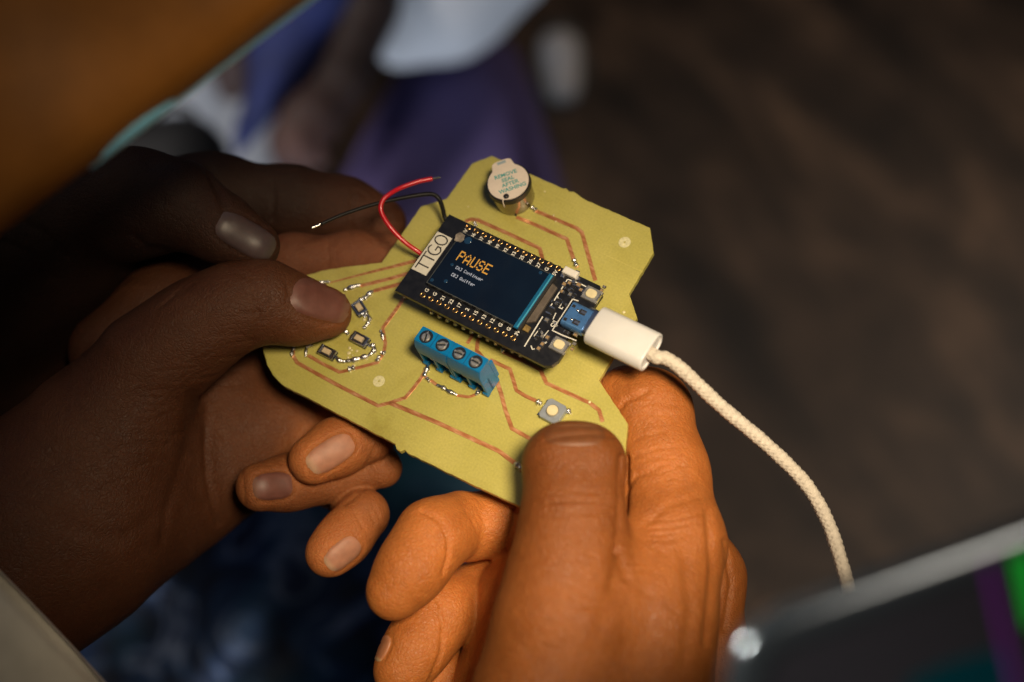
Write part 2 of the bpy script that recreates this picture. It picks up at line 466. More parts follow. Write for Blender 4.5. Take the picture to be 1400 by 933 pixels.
def lap_mat():
    m, nt, b = newmat('patterned_navy'); L = nt.links
    tc = N(nt, 'TexCoord')
    n1 = N(nt, 'TexNoise', Scale=16.0, Detail=4.0, Distortion=1.9); L.new(tc.outputs['Object'], n1.inputs['Vector'])
    r1 = ramp(nt, n1.outputs[0], [(.40, (.006, .011, .03)), (.5, (.014, .045, .13)), (.56, (.15, .2, .33)), (.6, (.02, .04, .11)), (.7, (.004, .006, .018))])
    n2 = N(nt, 'TexNoise', Scale=7.0, Detail=2.0); L.new(tc.outputs['Object'], n2.inputs['Vector'])
    r2 = ramp(nt, n2.outputs[0], [(.45, (0, 0, 0)), (.62, (1, 1, 1))])
    mx = N(nt, 'Mix', data_type='RGBA'); L.new(r2.outputs[0], mx.inputs[0]); L.new(r1.outputs[0], mx.inputs[6]); mx.inputs[7].default_value = (.006, .08, .14, 1)
    L.new(mx.outputs[2], b.inputs['Base Color']); b.inputs['Roughness'].default_value = .75
    return m


lap = thing('patterned_cloth', 'navy cloth with blurred pale blue and teal pattern behind the fingers', 'cloth', C3(420, 900, -420))
V = []; F = []; nu, nv = 70, 60
for i in range(nv + 1):
    for j in range(nu + 1):
        px = -60 + 900 * j / nu; py = 560 + 560 * i / nv
        z = -470 + .16 * (py - 560) + 40 * math.exp(-((px - 330 - .2 * (py - 700)) / 170) ** 2) + 14 * mnoise.noise((px * .008, py * .008, 3)) + 6 * math.sin(px * .03 + py * .02)
        V.append(C3(px, py, z))
for i in range(nv):
    for j in range(nu):
        a = i * (nu + 1) + j; F.append((a, a + nu + 1, a + nu + 2, a + 1))
nb_ = len(V)
o = mesh_world('cloth', V, F, lap_mat(), lap)
sm = o.modifiers.new('thick', 'SOLIDIFY'); sm.thickness = .003

# ------------------------------------------------------------------ circuit board frame
nrm = np.array([-.21, .45, .868]); nrm /= np.linalg.norm(nrm)
H_MOD = 10.5
P0 = C3(690, 395, 0); ORG = P0 - nrm * H_MOD


def on_plane(px, py, h):
    d = np.array([(px - 700) / FPX, -(py - 466.5) / FPX, -1.]); c = np.array([0, 0, D0])
    t = (nrm @ (ORG - c) + h) / (nrm @ d)
    return c + t * d


ex = on_plane(827, 394, H_MOD) - on_plane(614, 293, H_MOD); ex /= np.linalg.norm(ex)
ey = np.cross(nrm, ex)


def B(px, py, h=0.):
    """photo pixel on the plane h mm above the board -> board millimetres"""
    q = on_plane(px, py, h) - ORG
    return np.array([q @ ex, q @ ey, h])


board = thing('circuit_board', 'yellow green hand-soldered circuit board with copper traces, small display and blue terminals', 'circuit board', ORG)
_m = np.array(CAM_ROT) @ np.stack([ex, ey, nrm], 1)
board.matrix_world = Matrix.Translation(W(ORG)) @ Matrix([list(r) for r in _m]).to_4x4()


def bmesh_obj(name, verts, faces, m, parent, smooth=False, ang=None):
    """verts in board mm"""
    me = bpy.data.meshes.new(name)
    me.from_pydata([tuple(float(c) * .001 for c in v) for v in verts], [], [tuple(f) for f in faces]); me.update()
    o = link(name, me, m, parent, smooth)
    if ang: autosmooth(o, ang)
    return o


def prism(poly, z0, z1, bev=0.):
    """closed polygon (list of xy, any winding) extruded, with a small chamfer on top"""
    P = [np.array(p[:2], float) for p in poly]
    A = sum(P[i][0] * P[(i + 1) % len(P)][1] - P[(i + 1) % len(P)][0] * P[i][1] for i in range(len(P)))
    if A < 0: P = P[::-1]
    n = len(P); V = [(p[0], p[1], z0) for p in P]
    def inset(d):
        out = []
        for i in range(n):
            a, b, c = P[i - 1], P[i], P[(i + 1) % n]
            e1 = (b - a) / (np.linalg.norm(b - a) + 1e-9); e2 = (c - b) / (np.linalg.norm(c - b) + 1e-9)
            n1 = np.array([-e1[1], e1[0]]); n2 = np.array([-e2[1], e2[0]]); bb = n1 + n2; bb /= max(.3, (bb @ bb) / 2)
            out.append(b + bb * d)
        return out
    rings = [[(p[0], p[1], z1 - bev) for p in P]] if bev else []
    rings.append([(p[0], p[1], z1) for p in (inset(bev) if bev else P)])
    F = [tuple(reversed(range(n)))]; prev = 0
    for rg in rings:
        st = len(V); V += rg
        for i in range(n):
            k = (i + 1) % n; F.append((prev + i, prev + k, st + k, st + i))
        prev = st
    F.append(tuple(prev + i for i in range(n)))
    return V, F


class MB:
    def __init__(s): s.v = []; s.f = []; s.mi = []
    def add(s, VF, mi=0):
        o = len(s.v); s.v += [tuple(v) for v in VF[0]]; s.f += [tuple(i + o for i in f) for f in VF[1]]; s.mi += [mi] * len(VF[1])
    def out(s, name, m, parent, smooth=False, ang=None):
        o = bmesh_obj(name, s.v, s.f, m, parent, smooth, ang)
        if isinstance(m, (list, tuple)): o.data.polygons.foreach_set('material_index', s.mi)
        return o


def rect(c, ax, ay, w, h):
    c = np.array(c[:2]); ax = np.array(ax[:2]); ay = np.array(ay[:2])
    return [c - ax * w / 2 - ay * h / 2, c + ax * w / 2 - ay * h / 2, c + ax * w / 2 + ay * h / 2, c - ax * w / 2 + ay * h / 2]


def rot2(a): return np.array([math.cos(a), math.sin(a)]), np.array([-math.sin(a), math.cos(a)])


def disc(c, r, n=28, a0=0): return [(c[0] + r * math.cos(a0 + 2 * math.pi * i / n), c[1] + r * math.sin(a0 + 2 * math.pi * i / n)) for i in range(n)]


def lathe(c, prof, n=32):
    V = []; F = []
    for (r, z) in prof:
        for i in range(n): a = 2 * math.pi * i / n; V.append((c[0] + r * math.cos(a), c[1] + r * math.sin(a), z))
    for k in range(len(prof) - 1):
        for i in range(n):
            j = (i + 1) % n; F.append((k * n + i, k * n + j, (k + 1) * n + j, (k + 1) * n + i))
    F.append(tuple(reversed(range(n)))); F.append(tuple((len(prof) - 1) * n + i for i in range(n)))
    return V, F


# materials of the board
def fr4_mat():
    m, nt, b = newmat('fibreglass'); L = nt.links
    tc = N(nt, 'TexCoord')
    n1 = N(nt, 'TexNoise', Scale=45.0, Detail=6.0, Roughness=.6); L.new(tc.outputs['Object'], n1.inputs['Vector'])
    r1 = ramp(nt, n1.outputs[0], [(.3, (.43, .39, .095)), (.7, (.51, .455, .13))])
    n2 = N(nt, 'TexNoise', Scale=1600.0, Detail=2.0); L.new(tc.outputs['Object'], n2.inputs['Vector'])
    r2 = ramp(nt, n2.outputs[0], [(.3, (.9, .9, .9)), (.7, (1.05, 1.05, 1.05))])
    mx = N(nt, 'Mix', data_type='RGBA', blend_type='MULTIPLY'); mx.inputs[0].default_value = 1
    L.new(r1.outputs[0], mx.inputs[6]); L.new(r2.outputs[0], mx.inputs[7])
    wx = N(nt, 'TexWave', wave_type='BANDS', bands_direction='X', Scale=320.0, Distortion=.6, Detail=1.0); wy = N(nt, 'TexWave', wave_type='BANDS', bands_direction='Y', Scale=320.0, Distortion=.6, Detail=1.0)
    L.new(tc.outputs['Object'], wx.inputs['Vector']); L.new(tc.outputs['Object'], wy.inputs['Vector'])
    wm = N(nt, 'Math', operation='MULTIPLY'); L.new(wx.outputs['Fac'], wm.inputs[0]); L.new(wy.outputs['Fac'], wm.inputs[1])
    rw_ = ramp(nt, wm.outputs[0], [(0, (.975, .975, .965)), (.8, (1.015, 1.015, 1.01))])
    m3 = N(nt, 'Mix', data_type='RGBA', blend_type='MULTIPLY'); m3.inputs[0].default_value = 1; L.new(mx.outputs[2], m3.inputs[6]); L.new(rw_.outputs[0], m3.inputs[7])
    sp = N(nt, 'Mapping'); sp.inputs['Rotation'].default_value = (0, 0, .6); sp.inputs['Scale'].default_value = (40, 900, 40); L.new(tc.outputs['Object'], sp.inputs[0])
    sn = N(nt, 'TexNoise', Scale=1.0, Detail=2.0); L.new(sp.outputs[0], sn.inputs['Vector'])
    rs = ramp(nt, sn.outputs[0], [(.70, (1, 1, 1)), (.76, (1.14, 1.14, 1.25))])
    m4 = N(nt, 'Mix', data_type='RGBA', blend_type='MULTIPLY'); m4.inputs[0].default_value = 1; L.new(m3.outputs[2], m4.inputs[6]); L.new(rs.outputs[0], m4.inputs[7])
    st = N(nt, 'TexNoise', Scale=28.0, Detail=7.0, Roughness=.65, Distortion=.6); L.new(tc.outputs['Object'], st.inputs['Vector'])
    rt = ramp(nt, st.outputs[0], [(.34, (.84, .80, .72)), (.45, (1, 1, 1))])
    m5 = N(nt, 'Mix', data_type='RGBA', blend_type='MULTIPLY'); m5.inputs[0].default_value = 1; L.new(m4.outputs[2], m5.inputs[6]); L.new(rt.outputs[0], m5.inputs[7])
    L.new(m5.outputs[2], b.inputs['Base Color'])
    n3 = N(nt, 'TexNoise', Scale=120.0, Detail=6.0); L.new(tc.outputs['Object'], n3.inputs['Vector'])
    r3 = ramp(nt, n3.outputs[0], [(.3, (.30,) * 3), (.7, (.50,) * 3)]); L.new(r3.outputs[0], b.inputs['Roughness'])
    bp = N(nt, 'Bump', Strength=.12, Distance=.0002); L.new(n2.outputs[0], bp.inputs['Height']); L.new(bp.outputs[0], b.inputs['Normal'])
    b.inputs['Coat Weight'].default_value = .3; b.inputs['Coat Roughness'].default_value = .22
    b.inputs['Subsurface Weight'].default_value = .35; b.inputs['Subsurface Radius'].default_value = (1, .9, .35); b.inputs['Subsurface Scale'].default_value = .002
    return m


def copper_mat():
    m, nt, b = newmat('scraped_copper'); L = nt.links
    tc = N(nt, 'TexCoord')
    mp = N(nt, 'Mapping'); mp.inputs['Rotation'].default_value = (0, 0, .9); mp.inputs['Scale'].default_value = (260, 900, 300); L.new(tc.outputs['Object'], mp.inputs[0])
    n1 = N(nt, 'TexNoise', Scale=1.0, Detail=3.0); L.new(mp.outputs[0], n1.inputs['Vector'])
    r1 = ramp(nt, n1.outputs[0], [(.3, (.44, .155, .06)), (.5, (.62, .25, .105)), (.72, (.82, .45, .24))])
    L.new(r1.outputs[0], b.inputs['Base Color']); b.inputs['Metallic'].default_value = .55; b.inputs['Roughness'].default_value = .42
    bp = N(nt, 'Bump', Strength=.22, Distance=.0002); L.new(n1.outputs[0], bp.inputs['Height']); L.new(bp.outputs[0], b.inputs['Normal'])
    return m


FR4 = fr4_mat(); COPPER = copper_mat()
SOLDER = mat('solder', (.74, .74, .77), .3, 1, var=.3, scale=1500, bump=.6, bscale=1800)
STEEL = mat('bright_steel', (.7, .69, .66), .25, 1, var=.15, scale=900)
GOLD = mat('gold_plate', (.75, .43, .16), .3, 1, var=.3, scale=1500)
BLACKP = mat('black_plastic', (.012, .012, .014), .45, bump=.2)
MASK = mat('black_solder_mask', (.008, .009, .013), .38, var=.3, scale=500, rvar=.08)
SILK = mat('white_silk', (.72, .71, .66), .6, var=.12, scale=1200)
WHITEP = mat('white_plastic', (.74, .71, .66), .42, var=.03, scale=300, sss=.15)
CREAM = mat('cream_plastic', (.66, .58, .36), .45, var=.08, scale=700)
BLUEP = mat('blue_plastic', (.0, .165, .42), .36, var=.12, scale=500, bump=.12, bscale=1400)
HOLE = mat('dark_hole', (.01, .009, .008), .8)

# substrate
outline_px = [(672.7, 213), (727.5, 239), (770, 258), (774, 257.5), (778, 262), (784, 262), (795, 270), (800, 273), (888.5, 311.5), (893.5, 345), (860, 402), (871, 434.5), (846, 474),
              (819, 520), (858, 579), (854, 630), (790, 664), (715, 695), (640, 660), (557, 619.5), (553, 615), (547, 617.5), (542, 614), (540, 607), (449, 559), (387, 527), (373, 513), (365, 499), (359, 476),
              (366, 440), (382, 405), (398, 387), (415, 378), (440, 370), (480, 364), (522, 359), (540, 333), (575.5, 282.5), (610, 272), (645.5, 223.5)]
poly0 = [B(x, y)[:2] for x, y in outline_px]; poly = []
for i in range(len(poly0)):      # saw-cut edge, slightly ragged
    a, b_ = poly0[i], poly0[(i + 1) % len(poly0)]; n_ = max(1, int(np.linalg.norm(b_ - a) / 1.1))
    t_ = (b_ - a) / (np.linalg.norm(b_ - a) + 1e-9); q_ = np.array([-t_[1], t_[0]])
    poly += [a + (b_ - a) * k / n_ + (q_ * random.uniform(-.09, .09) if k else 0) for k in range(n_)]
bmesh_obj('substrate', *prism(poly, -1.6, 0, .12), FR4, board)


def strip(pts, w, z0=0, th=.06, step=.7, jit=.07):
    """copper strip along a polyline, a little uneven in width; w float or (start,end)"""
    P = [np.array(p[:2], float) for p in pts]; S = []
    for i in range(len(P) - 1):
        n = max(1, int(np.linalg.norm(P[i + 1] - P[i]) / step))
        S += [P[i] + (P[i + 1] - P[i]) * k / n for k in range(n)]
    S.append(P[-1]); V = []; F = []; n = len(S)
    for i, p in enumerate(S):
        t = S[min(i + 1, n - 1)] - S[max(i - 1, 0)]; t /= np.linalg.norm(t) + 1e-9; nn = np.array([-t[1], t[0]])
        ww = (w[0] + (w[1] - w[0]) * i / (n - 1)) if isinstance(w, tuple) else w
        a = ww / 2 * (1 + random.uniform(-jit, jit)); b = ww / 2 * (1 + random.uniform(-jit, jit))
        for q, z in ((p + nn * a, z0), (p + nn * a * .86, z0 + th), (p - nn * b * .86, z0 + th), (p - nn * b, z0)): V.append((q[0], q[1], z))
    for i in range(n - 1):
        for k in range(3): F.append((i * 4 + k, i * 4 + k + 1, i * 4 + k + 5, i * 4 + k + 4))
    F.append((0, 1, 2, 3)); F.append(tuple((n - 1) * 4 + k for k in (3, 2, 1, 0)))
    return V, [tuple(reversed(f)) for f in F]


traces = [
    ([(731, 288), (788, 312), (795.5, 318), (804, 348), (814, 384)], 1.3),
    ([(706, 297), (735, 309), (775, 327), (784, 354), (789, 366)], 1.3),
    ([(636, 303), (644, 300), (653, 301), (700, 322), (738, 340), (742, 356)], 1.3),
    ([(450, 387), (500, 374), (572, 356)], (.5, 1.4)),
    ([(493, 391), (530, 382), (558, 374)], 1.35),
    ([(511, 398), (549, 388)], 1.35),
    ([(555, 404), (539, 427), (523, 449)], 1.3),
    ([(523, 449), (527, 470), (524, 484), (516, 496), (478, 506), (464, 509), (440, 497), (421, 486)], 1.15),
    ([(400, 476), (401, 487), (406, 496), (460, 526), (517, 555), (533, 551), (554, 544), (566, 530), (577, 515), (585, 499)], 1.25),
    ([(533, 551), (600, 579), (682, 617), (714, 641)], 1.4),
    ([(581, 515), (598, 527), (626, 541), (641, 543), (652, 539), (655, 532)], 1.0),
    ([(648, 450), (645, 460), (639, 470)], 1.2),
    ([(658, 457), (653, 466), (652, 480), (664, 494), (674, 506), (685, 538), (691, 561), (700, 586), (728, 602)], 1.3),
    ([(670, 492), (680, 497), (697, 505), (702, 520), (706, 534), (719, 542), (736, 550)], 1.2),
    ([(687, 481), (716, 494), (739, 506), (747, 524), (775, 537), (806, 551), (819, 561), (824, 577)], 1.25),
]
for pl, w in traces:
    bmesh_obj('copper_trace', *strip([B(x, y) for x, y in pl], tuple(q * .88 for q in w) if isinstance(w, tuple) else w * .88), COPPER, board)


def blob_tube(pts, r, seg=10, lump=.35, z=None):
    """lumpy solder along board-mm points"""
    P = spline(pts, 6) if len(pts) > 2 else [np.array(pts[0]) + (np.array(pts[1]) - np.array(pts[0])) * k / 6 for k in range(7)]
    n = len(P); ph = random.uniform(0, 6); rad = [r * (1 + lump * (.7 * math.sin(ph + i * .9) + random.uniform(-.3, .3))) * (.4 if i in (0, n - 1) else .8 if i in (1, n - 2) else 1) for i in range(n)]
    return tube_mesh(P, rad, seg)


solder = [
    ([(432, 392), (440, 387), (452, 386)], .55), ([(470, 398), (480, 394), (494, 390)], .7), ([(498, 410), (504, 404), (511, 398)], .75), ([(490, 413), (496, 410), (500, 408)], .7),
    ([(499, 428), (505, 434), (506, 440)], .6), ([(506, 440), (501, 446), (497, 451)], .6), ([(477, 458), (474, 455), (473, 451)], .65), ([(506, 473), (511, 474), (512, 480), (505, 487)], .75),
    ([(505, 487), (495, 490), (484, 493), (473, 495)], .75), ([(473, 495), (465, 494), (459, 488)], .7), ([(418, 489), (419, 480), (421, 474), (428, 473)], .5), ([(399, 489), (400, 480), (404, 475)], .5),
    ([(475, 506), (480, 505), (486, 503)], .75), ([(520, 452), (523, 458), (524, 466)], .55), ([(528, 481), (524, 484), (521, 482)], .6), ([(520, 487), (517, 492), (516, 496)], .65),
    ([(586, 501), (583, 508), (580, 516)], .75), ([(583, 517), (587, 521), (589, 522)], .6), ([(597, 527), (606, 531), (614, 536), (626, 541)], .62), ([(650, 541), (654, 537), (656, 533)], .6),
    ([(703, 634), (709, 638), (714, 643)], .85), ([(710, 644), (715, 642), (720, 645)], .7), ([(727, 284), (730, 286), (734, 289)], .7), ([(784, 355), (787, 360), (788, 366)], .65),
    ([(733, 549), (737, 551), (741, 553)], .8), ([(775, 561), (778, 563), (779, 567)], .7), ([(686, 483), (689, 477), (690, 472)], .65), ([(647, 454), (648, 450), (649, 446)], .65),
    ([(656, 461), (658, 456), (659, 452)], .65), ([(648, 304), (650, 307), (651, 311)], .5), ([(710, 484), (713, 482), (714, 478)], .6), ([(553, 409), (555, 405), (556, 402)], .6),
]
for pl, r in solder:
    pts = [B(x, y) + np.array([0, 0, r * .35]) for x, y in pl]
    bmesh_obj('solder_joint', *blob_tube(pts, r), SOLDER, board, True)
FLUX = mat('dried_flux', (.62, .55, .3), .3, var=.3, scale=900)
for k, (x, y, r) in enumerate([(478, 476, .5), (481, 479, .35), (477, 483, .6), (488, 480, .45), (498, 437, .5), (476, 489, .4), (482, 486, .3), (497, 406, .5), (503, 487, .5), (484, 500, .5),
                               (853, 427, .5), (757, 295, .35), (665, 262, .3), (745, 262, .3), (760, 303, .3), (806, 550, .45), (640, 283, .25)]):
    c = B(x, y); bmesh_obj('flux_spot', *lathe(c, [(r, -.02), (r * .9, .08), (r * .5, .18), (.05, .2)], 9), FLUX, board, True)

# mounting marks: drilled pilot discs
for (x, y) in ((854, 331.5), (518, 521.5)):
    c = B(x, y); mb = MB()
    mb.add(lathe(c, [(1.72, -.05), (1.72, .03), (1.6, .06), (1.2, .05), (.35, .045), (.3, -.03)], 28))
    bmesh_obj('drill_mark', mb.v, mb.f, mat('pale_fibre', (.62, .58, .33), .6, var=.2, scale=1400), board, ang=40)


# ------------------------------------------------------------------ text helpers
GLYPH = {  # 5x7 columns, low bit on top
    'P': (0x7F, 9, 9, 9, 6), 'A': (0x7C, 0x12, 0x11, 0x12, 0x7C), 'U': (0x3F, 0x40, 0x40, 0x40, 0x3F), 'S': (0x26, 0x49, 0x49, 0x49, 0x32), 'E': (0x7F, 0x49, 0x49, 0x49, 0x41),
    '[': (0, 0x7F, 0x41, 0x41, 0x41), ']': (0, 0x41, 0x41, 0x41, 0x7F), 'B': (0x7F, 0x49, 0x49, 0x49, 0x36), 'C': (0x3E, 0x41, 0x41, 0x41, 0x22), 'Q': (0x3E, 0x41, 0x51, 0x21, 0x5E),
    'o': (0x38, 0x44, 0x44, 0x44, 0x38), 'n': (0x7C, 8, 4, 4, 0x78), 't': (4, 0x3F, 0x44, 0x24, 0), 'i': (0, 0x44, 0x7D, 0x40, 0), 'u': (0x3C, 0x40, 0x40, 0x20, 0x7C),
    'e': (0x38, 0x54, 0x54, 0x54, 0x18), 'r': (0x7C, 8, 4, 4, 8), ' ': (0,) * 5}


def pixel_text(s, origin, dx, dy, px, z, fill=.94):
    """bitmap lettering; origin = top-left in board mm, dx/dy unit axes (dy downwards), px = dot size (x,y)"""
    mb = MB(); o = np.array(origin[:2]); dx = np.array(dx); dy = np.array(dy)
    for k, ch in enumerate(s):
        for c, bits in enumerate(GLYPH[ch]):
            for r in range(7):
                if bits >> r & 1:
                    p = o + dx * (k * 6 + c) * px[0] + dy * r * px[1]; a = dx * px[0] * fill; b = dy * px[1] * fill
                    q = [p, p + a, p + a + b, p + b]
                    mb.v += [(*t, z) for t in q]; n = len(mb.v); mb.f.append((n - 1, n - 2, n - 3, n - 4)); mb.mi.append(0)
    return mb


def font_text(name, s, size, center, dx, z, m, parent, sx=1., bold=0., th=.02, spacing=1.):
    """outline lettering centred at board-mm `center`, running along dx"""
    cu = bpy.data.curves.new('lettering', 'FONT'); cu.body = s; cu.size = size * .001; cu.align_x = 'CENTER'; cu.align_y = 'CENTER'
    cu.offset = bold * .001; cu.extrude = th * .001; cu.space_character = spacing; cu.resolution_u = 3
    tmp = bpy.data.objects.new('lettering', cu); SC.collection.objects.link(tmp)
    me = bpy.data.meshes.new_from_object(tmp.evaluated_get(bpy.context.evaluated_depsgraph_get()))
    bpy.data.objects.remove(tmp)
    dx = np.array(dx[:2]) / np.linalg.norm(dx[:2]); dy = np.array([-dx[1], dx[0]])
    for v in me.vertices:
        x, y = v.co.x * sx, v.co.y
        v.co = (center[0] * .001 + dx[0] * x + dy[0] * y, center[1] * .001 + dx[1] * x + dy[1] * y, z * .001 + v.co.z)
    me.materials.clear()
    return link(name, me, m, parent, False)


# ------------------------------------------------------------------ buzzer
bc_top = B(694.5, 248, 9.3); bc = np.array([bc_top[0], bc_top[1]])
bz = bmesh_obj('buzzer', *lathe(bc, [(5.7, .0), (5.9, .5), (5.95, 4), (5.9, 6.6), (6.15, 6.7), (6.25, 7.2), (6.25, 8.4), (6.1, 8.8), (5.7, 8.95)], 56),
               mat('smoky_metal_case', (.30, .26, .21), .2, .9, var=.2, scale=200), board, ang=25)
mb = MB(); mb.add(lathe(bc, [(6.27, 6.75), (6.4, 6.9), (6.4, 8.6), (6.28, 8.75)], 56)); mb.out('rim', BLACKP, bz, ang=30)
SEAL = mat('paper_seal', (.70, .61, .53), .5, var=.06, scale=400, bump=.15, bscale=300)
tabdir = B(684, 218, 9.3)[:2] - B(694.5, 248, 9.3)[:2]; tabdir /= np.linalg.norm(tabdir); tabn = np.array([-tabdir[1], tabdir[0]])
pl = []
for i in range(72):
    a = 2 * math.pi * i / 72; d = np.array([math.cos(a), math.sin(a)]); c = d @ tabdir
    r = 5.95
    p = bc + d * r
    if c > .86:
        s = d @ tabn * r; p = bc + tabn * s * .95 + tabdir * (7.75 - .35 * (abs(s) / 2.6) ** 4)
    pl.append(p)
mb = MB(); mb.add(prism(pl, 8.9, 9.14, .05)); mb.out('seal', SEAL, bz)
CYAN = mat('cyan_print', (.06, .33, .33), .6)
tdir = B(716, 238, 9.3)[:2] - B(676, 252, 9.3)[:2]; tdir /= np.linalg.norm(tdir); tup = np.array([-tdir[1], tdir[0]])
for k, s in enumerate(('REMOVE', 'SEAL', 'AFTER', 'WASHING')):
    font_text('seal_lettering', s, 1.75, bc + tup * (2.55 - 1.72 * k) + tdir * (.25 * k - .1), tdir, 9.15, CYAN, bz, sx=1.0, bold=.045)
mb = MB(); mb.add(prism(rect(bc + tabdir * 6.9, tabn, tabdir, 2.6, .9), 9.1, 9.16)); mb.out('tab_print', mat('grey_blue_print', (.3, .38, .43), .5), bz)
mb = MB(); hc = bc - tabdir * 4.5 + tabn * 1.9
mb.add(lathe(hc, [(.85, 9.1), (.85, 9.17), (.5, 9.17), (.4, 9.14)], 16)); mb.out('sound_hole', BLACKP, bz)
mb = MB(); mb.add(blob_tube([(*(bc - tabdir * 5.0 + tabn * 2.9), 9.2), (*(bc - tabdir * 5.9 + tabn * 3.3), 8.9), (*(bc - tabdir * 6.5 + tabn * 3.4), 7.0)], .16, lump=.1)); mb.out('seal_flap', SEAL, bz, True)
mb = MB(); mb.add(prism(rect(B(703, 292, 0), ex[:2] * 0 + np.array([1, 0]), np.array([0, 1]), 2.2, 1.2), 0, .5)); mb.out('pad_foot', BLACKP, bz)

# ------------------------------------------------------------------ display module
HT = H_MOD                                    # top of the module board
c00 = B(614, 293, HT)[:2]; c01 = B(547.5, 401, HT)[:2]
mx_ = np.array([1., 0]); my_ = c01 - c00; my_ -= mx_ * (my_ @ mx_); wid = np.linalg.norm(my_); my_ /= wid
LEN = 51.2; corner = c00


def Mm(u, v): return corner + mx_ * u + my_ * v       # module mm: u along, v across (downwards in the photo)


def MP(px, py, h=HT):                                  # photo pixel -> (u,v)
    q = B(px, py, h)[:2] - corner; return np.array([q @ mx_, q @ my_])


LEN = MP(829, 395)[0]; WID = wid
pl = [Mm(0, 0), Mm(LEN - 2, 0), Mm(LEN, 2), Mm(LEN, 8.2), Mm(LEN - 1.6, 8.2), Mm(LEN - 1.6, WID - 8.2), Mm(LEN, WID - 8.2), Mm(LEN, WID - 3), Mm(LEN - .8, WID - 1), Mm(LEN - 2.6, WID), Mm(0, WID)]
mod = bmesh_obj('display_module', *prism(pl, HT - 1.5, HT, .08), MASK, board)
# pin rows
p0, p1 = MP(578, 403.5), MP(701.5, 462); q0, q1 = MP(640, 311), MP(763, 367)
PAD = None; PIN = None; HDR = None
names_b = ['G', 'G', '21', '22', '17', '2', '15', '13', '12', 'G', 'G', '3V']
names_t = ['3V', '36', '37', '38', '39', '32', '33', '25', '26', '27', 'G', '5V']
up_dir = Mm(0, 0) - Mm(0, 1)


def dup(o, parent, dxy):
    c = o.copy(); SC.collection.objects.link(c); c.parent = parent; c.location = (dxy[0] * .001, dxy[1] * .001, 0); return c


first = None
silk = MB()
for row, (a, b_, nm) in enumerate(((p0, p1, names_b), (q0, q1, names_t))):
    for i in range(12):
        uv = a + (b_ - a) * i / 11; c = Mm(*uv)
        if first is None:
            first = c
            mb = MB()
            V = []; F = []; n = 20; prof = [(.48, HT - .3), (.5, HT + .07), (.8, HT + .09), (.86, HT + .02)]
            for (r, z) in prof:
                for k in range(n): V.append((c[0] + r * math.cos(2 * math.pi * k / n), c[1] + r * math.sin(2 * math.pi * k / n), z))
            for s in range(3):
                for k in range(n):
                    j = (k + 1) % n; F.append((s * n + k, (s + 1) * n + k, (s + 1) * n + j, s * n + j))
            PAD = bmesh_obj('pin_pad', V, F, GOLD, mod, True)
            mb = MB(); mb.add(lathe(c, [(.33, HT - .5), (.33, HT + .05), (.2, HT + .22), (.05, HT + .25)], 10)); mb.add(lathe(c, [(.49, HT - .2), (.49, HT + .01), (.4, HT + .012)], 12))
            HOLEO = mb.out('pin_hole', HOLE, mod)
            mb = MB(); mb.add(prism(rect(c, mx_, my_, .62, .62), .05, HT - 3.9)); PIN = mb.out('header_pin', GOLD, mod)
            mb = MB(); mb.add(prism(rect(c, mx_, my_, 2.3, 2.4), HT - 4, HT - 1.52, .2)); HDR = mb.out('pin_spacer', BLACKP, mod)
            mb = MB(); mb.add(lathe(c, [(.95, .0), (.8, .3), (.45, .8), (.3, 1.2)], 12)); JNT = mb.out('pin_joint', SOLDER, mod, True)
        else:
            for s in (PAD, HOLEO, PIN, HDR, JNT): dup(s, mod, c - first)
        dv = -1.75 if row == 0 else 1.62
        font_text('pin_marking', nm[i], 1.55, Mm(uv[0] + (.25 if row == 0 else .1), uv[1] + dv), up_dir * (1 if row == 0 else 1), HT + .015, SILK, mod, bold=.03)
# tiny silk frames under the module edge visible from the side
# name label with narrow outline lettering
lab = [MP(*p) for p in ((596.5, 316.5), (616, 324.5), (586, 377.5), (563, 369.5))]
u0 = (lab[0][0] + lab[3][0]) / 2; u1 = (lab[1][0] + lab[2][0]) / 2; v0 = (lab[0][1] + lab[1][1]) / 2; v1 = (lab[2][1] + lab[3][1]) / 2
mb = MB(); mb.add(prism([Mm(u0, v0), Mm(u1, v0), Mm(u1, v1), Mm(u0, v1)], HT, HT + .06)); mb.out('name_label', mat('ivory_label', (.62, .6, .53), .6, var=.06, scale=900), mod)
INK = mat('black_ink', (.01, .01, .012), .6)


def stroke(pts, w, z):
    return strip(pts, w, z, .02, .25, .05)


def label_pt(a, b_):  # a along the reading direction 0..1 (bottom to top), b 0..1 upwards of the letters
    return Mm(u1 + (u0 - u1) * b_, v1 + (v0 - v1) * a)


ink = MB()
def arc(ca, cb, ra, rb, t0, t1, n=18): return [label_pt(ca + ra * math.cos(t0 + (t1 - t0) * k / n), cb + rb * math.sin(t0 + (t1 - t0) * k / n)) for k in range(n + 1)]
for st in ([label_pt(.06, .84), label_pt(.30, .84)], [label_pt(.18, .84), label_pt(.18, .14)], [label_pt(.29, .86), label_pt(.50, .86)], [label_pt(.385, .86), label_pt(.385, .12)],
           arc(.60, .5, .115, .38, R(50), R(330)), [label_pt(.59, .44), label_pt(.715, .44)], [label_pt(.69, .44), label_pt(.70, .2)], arc(.855, .5, .105, .38, 0, R(360))):
    ink.add(stroke(st, .42, HT + .061))
ink.out('label_lettering', INK, mod)

